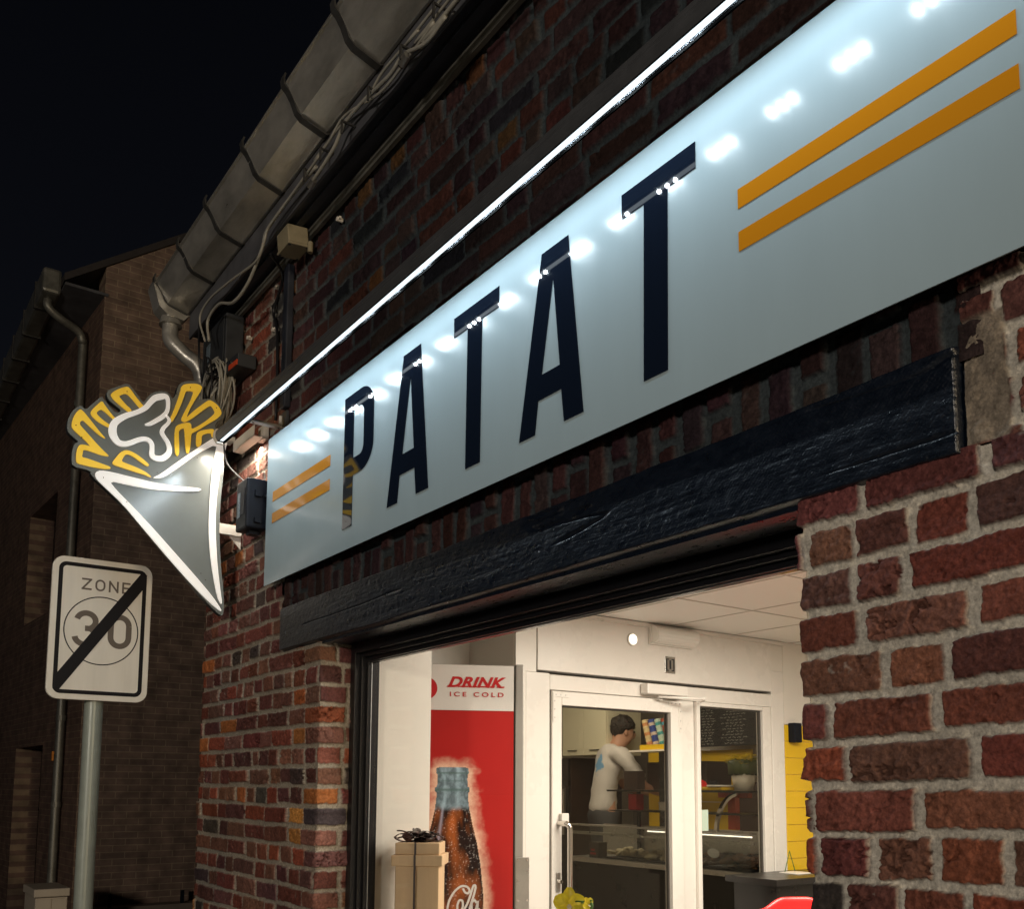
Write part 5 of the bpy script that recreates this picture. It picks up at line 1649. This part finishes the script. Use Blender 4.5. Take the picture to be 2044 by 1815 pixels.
ctr = [(3.02, 1.36), (3.03, 1.42), (3.07, 1.50), (3.13, 1.555), (3.22, 1.585)]
ribbon(bm, [(p[0], p[1]) for p in cm2(ctr, 6)], 0.018, lambda p, d: (d, p[0], p[1]), -3.99, -3.965)
fin('curved_end', bm, 'steel', c)
boxes('red_support', [(-4.08, -4.02, 3.24, 3.28, 1.358, 1.587), (-4.16, -3.92, 3.24, 3.28, 1.555, 1.5865)], 'orange_red', c)


def heap(name, label, cat, x0, x1, y0, y1, z, h, m, seed, extra=None):
    t = thing(name, label, cat, ((x0 + x1) / 2, (y0 + y1) / 2, z))
    box('tray', x0, x1, y0, y1, z, z + 0.012, 'plastic_black', t, bevel=0.003)
    rg = random.Random(seed)
    bm = bmesh.new()
    for i in range(26):
        px, py = rg.uniform(x0 + 0.03, x1 - 0.03), rg.uniform(y0 + 0.03, y1 - 0.03)
        s = rg.uniform(0.016, 0.034)
        mt = Matrix.Translation((px, py, z + 0.016 + s * 0.5 + h * rg.random() * 0.5)) @ Matrix.Rotation(rg.uniform(0, 3), 4, 'Z') @ Matrix.Rotation(rg.uniform(-0.5, 0.5), 4, 'Y') @ Matrix.Diagonal((2.0, 0.8, 0.7, 1))
        bmesh.ops.create_icosphere(bm, subdivisions=2, radius=s, matrix=mt)
    for v in bm.verts:
        v.co += Vector((rg.uniform(-1, 1), rg.uniform(-1, 1), rg.uniform(-1, 1))) * 0.0025
    fin('food', bm, m, t, smooth=True)
    if extra:
        bm = bmesh.new()
        n = 14
        g_ = [[bm.verts.new((x0 + (x1 - x0) * i / n, y0 + (y1 - y0) * j / n, z + 0.02 + h * 0.8 * math.sin(math.pi * i / n) ** 0.4 * math.sin(math.pi * j / n) ** 0.4 + rg.uniform(0, 0.02))) for j in range(n + 1)] for i in range(n + 1)]
        for i in range(n):
            for j in range(n):
                bm.faces.new((g_[i][j], g_[i + 1][j], g_[i + 1][j + 1], g_[i][j + 1]))
        fin('film', bm, 'glass_thin', t)
    return t


heap('snack_tray', 'tray of pale fried snacks at the left end of the counter', 'food', -5.02, -4.72, 3.04, 3.28, 1.129, 0.05, 'food_pale', 1)
heap('snack_tray', 'tray of golden snacks in the middle of the left door pane', 'food', -4.70, -4.42, 3.04, 3.28, 1.129, 0.06, 'food_pale', 2)
heap('snack_tray', 'tray of brown meat snacks at the right edge of the left pane', 'food', -4.40, -4.14, 3.02, 3.26, 1.129, 0.05, 'food', 3, True)
heap('snack_tray', 'tray of reddish brown meat wrapped in film under the white oval tag', 'food', -4.12, -3.90, 3.02, 3.28, 1.129, 0.08, 'food', 4, True)
heap('snack_tray', 'tray of brown sausages in film at the right end of the counter', 'food', -3.88, -3.72, 3.02, 3.28, 1.129, 0.08, 'food', 5, True)
t = thing('oval_tag', 'white oval tag lying on the wrapped meat in the counter', 'tag', (-3.98, 3.0, 1.2))
bm = bmesh.new()
cyl(bm, (0, 0, 0), 'Z', 0.045, 0.003, 28)
bmesh.ops.transform(bm, matrix=Matrix.Translation((-4.0, 3.015, 1.225)) @ Matrix.Rotation(R(18), 4, 'Y') @ Matrix.Rotation(R(60), 4, 'X') @ Matrix.Diagonal((1, 0.62, 1, 1)), verts=bm.verts)
fin('tag', bm, 'poster_white', t)
t = thing('snack_carton', 'small printed carton standing on the left end of the counter ledge', 'carton', (-5.02, 3.05, 1.129))
box('carton', -5.16, -5.06, 3.02, 3.10, 1.129, 1.235, 'dark_brown', t, bevel=0.002)
boxes('print', [(-5.145, -5.085, 3.018, 3.0195, 1.15, 1.165), (-5.14, -5.10, 3.018, 3.0195, 1.175, 1.19)], 'text_red', t)
t = thing('red_bottle', 'round red sauce bottle with pale spout on the counter top', 'bottle', (-4.22, 3.12, 1.6))
bm = bmesh.new()
lathe(bm, [(0.03, 0.0), (0.045, 0.01), (0.048, 0.035), (0.036, 0.055), (0.014, 0.066)], (-4.20, 3.12, 1.601), 24)
fin('body', bm, 'red_plastic', t)
bm = bmesh.new()
lathe(bm, [(0.010, 0.066), (0.008, 0.10), (0.003, 0.125)], (-4.20, 3.12, 1.601), 16)
fin('spout', bm, 'pot_cream', t)
t = thing('red_bottle', 'second red sauce bottle, cut by the middle door post', 'bottle', (-4.29, 3.15, 1.6))
bm = bmesh.new()
lathe(bm, [(0.03, 0.0), (0.042, 0.01), (0.045, 0.03), (0.034, 0.048), (0.012, 0.058)], (-4.285, 3.15, 1.601), 24)
fin('body', bm, 'red_plastic', t)
bm = bmesh.new()
lathe(bm, [(0.010, 0.058), (0.008, 0.09), (0.003, 0.11)], (-4.285, 3.15, 1.601), 16)
fin('spout', bm, 'pot_cream', t)
t = thing('tissue_pack', 'yellow and white packet with a black bow on the counter top', 'packet', (-4.05, 3.15, 1.6))
box('packet', -4.15, -3.985, 3.08, 3.20, 1.601, 1.622, 'yellow_panel', t, bevel=0.005)
box('cover', -4.10, -3.98, 3.07, 3.21, 1.6225, 1.634, 'pvc', t, bevel=0.004)
bm = bmesh.new()
for a in (0.3, 1.4, 2.6, 3.9, 5.2):
    petal(bm, (-4.08, 3.12, 1.634), (math.cos(a), math.sin(a) * 0.4, 0.8), (0, -1, 0.2), 0.035, 0.022, 0.2)
fin('bow', bm, 'plastic_black', t)
t = thing('flower_pot', 'cream pot in a green basket with yellow flowers on the counter', 'plant', (-3.885, 3.15, 1.6))
bm = bmesh.new()
lathe(bm, [(0.055, 0.0), (0.075, 0.105), (0.070, 0.105)], (-3.872, 3.15, 1.601), 28)
fin('pot', bm, 'pot_cream', t)
bm = bmesh.new()
lathe(bm, [(0.074, 0.098), (0.090, 0.10), (0.094, 0.175), (0.078, 0.182)], (-3.872, 3.15, 1.601), 40)
for v in bm.verts:
    if v.co.z < 1.703:
        v.co.z += 0.008 * math.sin(14 * math.atan2(v.co.y - 3.15, v.co.x + 3.872))
fin('basket', bm, 'pot_green', t)
rg = random.Random(9)
bm = bmesh.new()
for i in range(110):
    a, rr = rg.uniform(0, 6.28), 0.11 * math.sqrt(rg.random())
    p = Vector((-3.872 + rr * math.cos(a), 3.15 + rr * math.sin(a), 1.775 + rg.uniform(0, 0.055) - rr * 0.2))
    for k in range(4):
        b = rg.uniform(0, 6.28)
        petal(bm, p, (math.cos(b), math.sin(b), 0.4), (0, 0, 1), 0.017, 0.012, -0.2, 2)
fin('blossom', bm, 'petal', t)
bm = bmesh.new()
for i in range(120):
    a, rr = rg.uniform(0, 6.28), 0.10 * math.sqrt(rg.random())
    p = Vector((-3.872 + rr * math.cos(a), 3.15 + rr * math.sin(a), 1.76 + rg.uniform(0, 0.03)))
    b = rg.uniform(0, 6.28)
    petal(bm, p, (math.cos(b), math.sin(b), 0.3), (0, 0, 1), 0.026, 0.014, -0.2, 2)
fin('foliage', bm, 'leaf', t)
t = thing('paper_note', 'pale green paper note stuck on the right door pane', 'note', (-3.61, 2.51, 1.38))
box('note', -3.6175, -3.6160, 2.494, 2.560, 1.385, 1.498, mat('pale_green_paper', (0.50, 0.60, 0.50), 0.7), t)
for i, (x, y, z0, w, h, m, nm, l) in enumerate([(-4.78, 3.08, 1.464, 0.08, 0.10, 'text_red', 'red_box', 'dull red box on the counter shelf in front of the man'),
                                                (-4.50, 3.10, 1.464, 0.10, 0.05, 'steel_satin', 'steel_tin', 'low steel tin on the counter shelf left of the middle post'),
                                                (-4.42, 3.06, 1.601, 0.05, 0.075, 'poster_white', 'white_box', 'small white box on the counter top by the left pane edge'),
                                                (-4.88, 3.16, 1.601, 0.14, 0.12, 'dark_brown', 'card_reader', 'dark till box on the counter top at the man\'s elbow')]):
    t = thing(nm, l, 'box', (x, y, z0))
    box('body', x - w / 2, x + w / 2, y, y + 0.07, z0 + 0.0005, z0 + h, m, t, bevel=0.004)
    box('lid', x - w / 2 - 0.002, x + w / 2 + 0.002, y - 0.002, y + 0.072, z0 + h + 0.0003, z0 + h + 0.008, m, t, bevel=0.002)

# ================================================================== person behind the counter
PF = Vector((0.40, 0.916, 0)).normalized()
PS = Vector((PF.y, -PF.x, 0))
PB = Vector((-5.99, 3.88, 0.45))


def w3_(f, s, z):
    return PB + PF * f + PS * s + Vector((0, 0, z))


def skin(name, verts, edges, m, parent, root=0, sub=2):
    me = bpy.data.meshes.new(name)
    me.from_pydata([Vector(w3_(*v[:3])) - parent.location for v in verts], edges, [])
    o = link(name, me, m, parent)
    sk = o.modifiers.new('skin', 'SKIN')
    sk.use_smooth_shade = True
    for i, v in enumerate(verts):
        d = me.skin_vertices[0].data[i]
        d.radius = v[3] if isinstance(v[3], tuple) else (v[3], v[3])
        d.use_root = i == root
    s = o.modifiers.new('sub', 'SUBSURF')
    s.levels = s.render_levels = sub
    return o


man = thing('person', 'young man in a white T-shirt with blue back print bending over the counter', 'person', (-5.99, 3.88, 0.45))
V = [(0, 0, 0.98, (0.11, 0.085)), (0.02, 0, 1.14, (0.10, 0.075)), (0.05, 0, 1.32, (0.12, 0.085)), (0.09, 0, 1.44, (0.10, 0.065)), (0.125, 0, 1.52, (0.052, 0.052)),
     (0.165, 0, 1.585, (0.060, 0.062)), (0.185, 0, 1.64, (0.078, 0.088)), (0.175, 0, 1.685, (0.070, 0.080)), (0.235, 0, 1.555, 0.032)]
E = [(0, 1), (1, 2), (2, 3), (3, 4), (4, 5), (5, 6), (6, 7), (5, 8)]
for s in (1, -1):
    b = len(V)
    V += [(0.10, 0.17 * s, 1.43, 0.055), (0.20, 0.225 * s, 1.28, 0.045), (0.27, 0.235 * s, 1.17, 0.040), (0.40, 0.19 * s, 1.13, 0.035), (0.52, 0.14 * s, 1.11, 0.024), (0.57, 0.13 * s, 1.105, (0.032, 0.016)),
          (0.60, 0.125 * s, 1.10, (0.033, 0.014))]
    E += [(3, b), (b, b + 1), (b + 1, b + 2), (b + 2, b + 3), (b + 3, b + 4), (b + 4, b + 5), (b + 5, b + 6)]
    for k, (ds, L) in enumerate(((-0.028, 0.062), (-0.010, 0.072), (0.009, 0.068), (0.027, 0.054))):
        n0 = len(V)
        V += [(0.62, 0.125 * s + ds, 1.098, 0.0085), (0.62 + L * 0.55, 0.122 * s + ds * 1.1, 1.090, 0.0080), (0.62 + L * 0.95, 0.120 * s + ds * 1.1, 1.068, 0.0070)]
        E += [(b + 6, n0), (n0, n0 + 1), (n0 + 1, n0 + 2)]
    n0 = len(V)
    V += [(0.585, (0.13 - 0.042) * s, 1.092, 0.0100), (0.615, (0.13 - 0.058) * s, 1.078, 0.0085)]
    E += [(b + 5, n0), (n0, n0 + 1)]
    b = len(V)
    V += [(0.0, 0.09 * s, 0.90, 0.085), (0.02, 0.10 * s, 0.50, 0.055), (-0.02, 0.10 * s, 0.10, 0.038), (0.05, 0.11 * s, 0.035, 0.035), (0.16, 0.115 * s, 0.025, 0.026)]
    E += [(0, b), (b, b + 1), (b + 1, b + 2), (b + 2, b + 3), (b + 3, b + 4)]
skin('body', V, E, 'skin', man)
# face: nose and ear
bm = bmesh.new()
for c_, r, sc in ((w3_(0.272, 0, 1.605), 0.014, (1, 1, 1.6)), (w3_(0.175, 0.083, 1.615), 0.020, (0.5, 1, 1.4)), (w3_(0.175, -0.083, 1.615), 0.020, (0.5, 1, 1.4)), (w3_(0.262, 0, 1.575), 0.012, (1, 1.6, 0.5))):
    bmesh.ops.create_icosphere(bm, subdivisions=2, radius=r, matrix=Matrix.Translation(c_) @ Matrix.Diagonal((*sc, 1)))
fin('nose_and_ears', bm, 'skin', man, smooth=True)
bm = bmesh.new()
for s in (1, -1):
    bmesh.ops.create_icosphere(bm, subdivisions=2, radius=0.009, matrix=Matrix.Translation(w3_(0.262, 0.032 * s, 1.625)))
fin('eye', bm, 'hair', man, smooth=True)
bm = bmesh.new()
bmesh.ops.create_icosphere(bm, subdivisions=5, radius=1.0)
rg = random.Random(2)
for v in bm.verts:
    c_ = v.co.copy()
    n = 1 + 0.07 * math.sin(9 * c_.x + 3 * c_.z) * math.sin(8 * c_.y + 2) + 0.05 * math.sin(23 * c_.x + 4 * c_.y) * math.sin(21 * c_.z + 1) + rg.uniform(-0.02, 0.02)
    f, s, z = c_.x * 0.108 * n, c_.y * 0.090 * n, c_.z * 0.100 * n
    if z < -0.01:                       # nape at the back, fringe in front
        z = -0.01 + (z + 0.01) * (1.15 - 0.9 * min(1, max(0, (f + 0.06) / 0.11)))
    v.co = Vector(w3_(0.170 + f, s, 1.672 + z))
fin('hair', bm, 'hair', man, smooth=True)
V = [(0, 0, 0.95, (0.160, 0.122)), (-0.005, 0, 1.00, (0.150, 0.118)), (0.01, 0, 1.18, (0.140, 0.108)), (0.04, 0, 1.34, (0.155, 0.112)), (0.085, 0, 1.455, (0.118, 0.078)), (0.112, 0, 1.50, (0.070, 0.066)),
     (0.10, 0.175, 1.44, 0.078), (0.17, 0.222, 1.33, 0.064), (0.245, 0.240, 1.215, 0.068), (0.10, -0.175, 1.44, 0.078), (0.17, -0.222, 1.33, 0.074), (0.245, -0.240, 1.215, 0.072)]
E = [(0, 1), (1, 2), (2, 3), (3, 4), (4, 5), (4, 6), (6, 7), (7, 8), (4, 9), (9, 10), (10, 11)]
sh = skin('shirt', V, E, 'shirt', man)
tx = bpy.data.textures.new('folds', 'CLOUDS')
tx.noise_scale = 0.05
dm = sh.modifiers.new('folds', 'DISPLACE')
dm.texture = tx
dm.strength = 0.035
# blue print on the back of the shirt, part of the fabric
sm_ = MT['shirt'].node_tree
g = sm_.nodes.new('ShaderNodeTexCoord')
vd = sm_.nodes.new('ShaderNodeVectorMath')
vd.operation = 'DISTANCE'
pc = Vector(w3_(-0.09, 0.05, 1.36)) - man.location
vd.inputs[1].default_value = pc
nz = sm_.nodes.new('ShaderNodeTexNoise')
nz.inputs['Scale'].default_value = 28
mh_ = sm_.nodes.new('ShaderNodeMath')
mh_.operation = 'MULTIPLY_ADD'
mh_.inputs[1].default_value = 0.16
sm_.links.new(g.outputs['Object'], vd.inputs[0])
sm_.links.new(g.outputs['Object'], nz.inputs['Vector'])
sm_.links.new(nz.outputs[0], mh_.inputs[0])
sm_.links.new(vd.outputs['Value'], mh_.inputs[2])
rp = sm_.nodes.new('ShaderNodeValToRGB')
rp.color_ramp.elements[0].position = 0.150
rp.color_ramp.elements[0].color = (0.16, 0.36, 0.60, 1)
rp.color_ramp.elements[1].position = 0.165
rp.color_ramp.elements[1].color = (0.60, 0.57, 0.55, 1)
sm_.links.new(mh_.outputs[0], rp.inputs[0])
sm_.links.new(rp.outputs[0], sm_.nodes['Principled BSDF'].inputs['Base Color'])
V = [(0, 0, 1.03, (0.150, 0.115)), (0, 0, 0.95, (0.150, 0.118)), (0.0, 0.09, 0.86, 0.098), (0.02, 0.10, 0.50, 0.072), (-0.02, 0.10, 0.10, 0.062), (0.0, -0.09, 0.86, 0.098), (0.02, -0.10, 0.50, 0.072), (-0.02, -0.10, 0.10, 0.062)]
E = [(0, 1), (1, 2), (2, 3), (3, 4), (1, 5), (5, 6), (6, 7)]
skin('trousers', V, E, 'trousers', man)

# ================================================================== neighbouring house across the side street


def brick_mat(name, axis, c1, c2, mo, rough=0.8, scale=1.0, off=0.5, bh=0.0625, bw=0.22):
    m = bpy.data.materials.new(name)
    m.use_nodes = True
    n, l = m.node_tree.nodes, m.node_tree.links
    b = n['Principled BSDF']
    g = n.new('ShaderNodeTexCoord')
    s = n.new('ShaderNodeSeparateXYZ')
    cb = n.new('ShaderNodeCombineXYZ')
    l.new(g.outputs['Object'], s.inputs[0])
    l.new(s.outputs[axis], cb.inputs[0])
    l.new(s.outputs['Z'], cb.inputs[1])
    t = n.new('ShaderNodeTexBrick')
    t.inputs['Scale'].default_value = 1
    t.inputs['Brick Width'].default_value = bw
    t.inputs['Row Height'].default_value = bh
    t.inputs['Mortar Size'].default_value = 0.0055
    t.inputs['Mortar Smooth'].default_value = 0.25
    t.inputs['Color1'].default_value = (*c1, 1)
    t.inputs['Color2'].default_value = (*c2, 1)
    t.inputs['Mortar'].default_value = (*mo, 1)
    l.new(cb.outputs[0], t.inputs['Vector'])
    nz = n.new('ShaderNodeTexNoise')
    nz.inputs['Scale'].default_value = 7
    nz.inputs['Detail'].default_value = 7
    l.new(g.outputs['Object'], nz.inputs['Vector'])
    mr = n.new('ShaderNodeMapRange')
    mr.inputs['From Min'].default_value = 0.3
    mr.inputs['From Max'].default_value = 0.7
    mr.inputs['To Min'].default_value = 0.65
    mr.inputs['To Max'].default_value = 1.35
    l.new(nz.outputs[0], mr.inputs[0])
    v = n.new('ShaderNodeVectorMath')
    v.operation = 'SCALE'
    l.new(t.outputs['Color'], v.inputs[0])
    l.new(mr.outputs[0], v.inputs['Scale'])
    l.new(v.outputs[0], b.inputs['Base Color'])
    b.inputs['Roughness'].default_value = rough
    bp = n.new('ShaderNodeBump')
    bp.inputs['Distance'].default_value = 0.008
    bp.inputs['Strength'].default_value = 0.7
    iv = n.new('ShaderNodeMath')
    iv.operation = 'SUBTRACT'
    iv.inputs[0].default_value = 1
    l.new(t.outputs['Fac'], iv.inputs[1])
    l.new(iv.outputs[0], bp.inputs['Height'])
    l.new(bp.outputs[0], b.inputs['Normal'])
    return m


NBX = brick_mat('brown_brick_gable', 'Y', (0.215, 0.145, 0.110), (0.170, 0.115, 0.090), (0.30, 0.225, 0.160))
NBY = brick_mat('brown_brick_front', 'X', (0.165, 0.100, 0.076), (0.130, 0.080, 0.064), (0.23, 0.165, 0.112))
nb = thing('neighbour_house', 'dark brown brick house with gable across the side street', 'building', (-9.47, 0.53, -0.14))
ang = R(2.85)
NM = Matrix.Translation((-9.47, 0.53, 0)) @ Matrix.Rotation(math.pi + ang, 4, 'Z') @ Matrix.Diagonal((1, -1, 1, 1))
# in this frame +x runs along the front away from the corner, +y runs into the house


def nbox(name, lst, m, par=nb, bevel=0):
    return boxes(name, lst, m, par, bevel, NM)


nbox('front_wall', [(0.02, 1.46, 0.0, 0.3, -0.14, 6.36), (2.75, 9, 0.0, 0.3, -0.14, 6.36), (1.46, 2.75, 0.0, 0.3, 2.02, 3.45), (1.46, 2.75, 0.0, 0.3, 4.75, 6.36)], NBY)
bm = bmesh.new()
prism(bm, [(0.53, -0.14), (9.5, -0.14), (9.5, 6.68), (5.0, 9.895), (0.53, 6.645)], lambda p, d: (d, p[0], p[1]), -9.77, -9.47)
fin('gable_wall', bm, NBX, nb)
nbox('door', [(1.46, 2.75, 0.27, 0.3, -0.14, 2.02)], 'dark_interior')
w_ = nbox('window', [(1.46, 2.75, 0.26, 0.3, 3.45, 3.55), (1.46, 2.75, 0.26, 0.3, 4.68, 4.75), (1.46, 1.54, 0.26, 0.3, 3.55, 4.68), (2.67, 2.75, 0.26, 0.3, 3.55, 4.68)], 'anthracite')
nbox('window_pane', [(1.54, 2.67, 0.28, 0.29, 3.55, 4.68)], 'sign_black', w_)
bm = bmesh.new()
rp_ = [(-0.02, 6.36), (5.0, 10.02), (10.0, 6.36), (10.0, 6.22), (5.0, 9.86), (-0.02, 6.20)]
prism(bm, [(0.16, 6.455), (5.0, 9.985), (9.9, 6.46), (9.9, 6.38), (5.0, 9.90), (0.16, 6.38)], lambda p, d: (d, p[0], p[1]), -18.5, -9.445)
fin('roof', bm, 'roof', nb)
boxes('eaves_soffit', [(-18.5, -9.45, 0.17, 0.56, 6.345, 6.372)], 'grey_board', nb)
g2 = boxes('gutter', [(-18.4, -9.62, 0.0, 0.17, 6.31, 6.56)], 'zinc_dark', nb, bevel=0.03)
bl = []
for i in range(6):
    bl.append((-10.05 - 0.7 * i, -10.02 - 0.7 * i, -0.008, 0.172, 6.302, 6.575))
pieces('gutter_strap', bl, 'bracket', g2)
p2 = tube('downpipe', [(-9.80, 0.08, 6.33), (-9.80, 0.09, 6.24), (-9.83, 0.20, 6.17), (-9.90, 0.38, 6.12), (-9.93, 0.43, 6.04), (-9.96, 0.445, 5.85), (-9.98, 0.445, 4.0), (-10.0, 0.445, 0.0)], 0.040, 'zinc_dark', nb, 16)
rods('pipe_clip', [((-9.98, 0.445, z), 'Z', 0.046, 0.05) for z in (5.4, 3.6, 2.25, 1.42)], 'zinc_dark', p2)
boxes('orange_tag', [(-10.10, -10.055, 0.40, 0.43, 1.84, 1.93)], mat('orange_tag', (0.75, 0.25, 0.02), 0.5), p2)
t = thing('low_wall', 'low pale concrete wall with small black posts at the foot of the gable', 'wall', (-9.3, 1.7, -0.14))
box('wall', -9.46, -9.25, 0.62, 6.0, -0.14, 0.50, mat('concrete', (0.20, 0.16, 0.13), 0.8, noise=(8, 0.15)), t, bevel=0.01)
pieces('post', [(-9.30, -9.27, 0.80, 0.83, 0.5, 0.62), (-9.30, -9.27, 1.45, 1.48, 0.5, 0.62), (-9.30, -9.27, 2.1, 2.13, 0.5, 0.62)], 'plastic_black', t)
cab_m = mat('pale_cabinet', (0.52, 0.46, 0.38), 0.5, noise=(8, 0.08))
t = thing('utility_cabinet', 'pale grey street cabinet with lid on the pavement of the brown house', 'cabinet', (-8.45, 0.13, 0.0))
box('body', -8.69, -8.215, 0.02, 0.25, 0.002, 0.735, cab_m, t, bevel=0.004)
box('door', -8.214, -8.205, 0.025, 0.132, 0.03, 0.725, cab_m, t, bevel=0.002)
box('door', -8.214, -8.205, 0.138, 0.245, 0.03, 0.725, cab_m, t, bevel=0.002)
box('lid', -8.70, -8.19, 0.005, 0.262, 0.742, 0.805, cab_m, t, bevel=0.008)
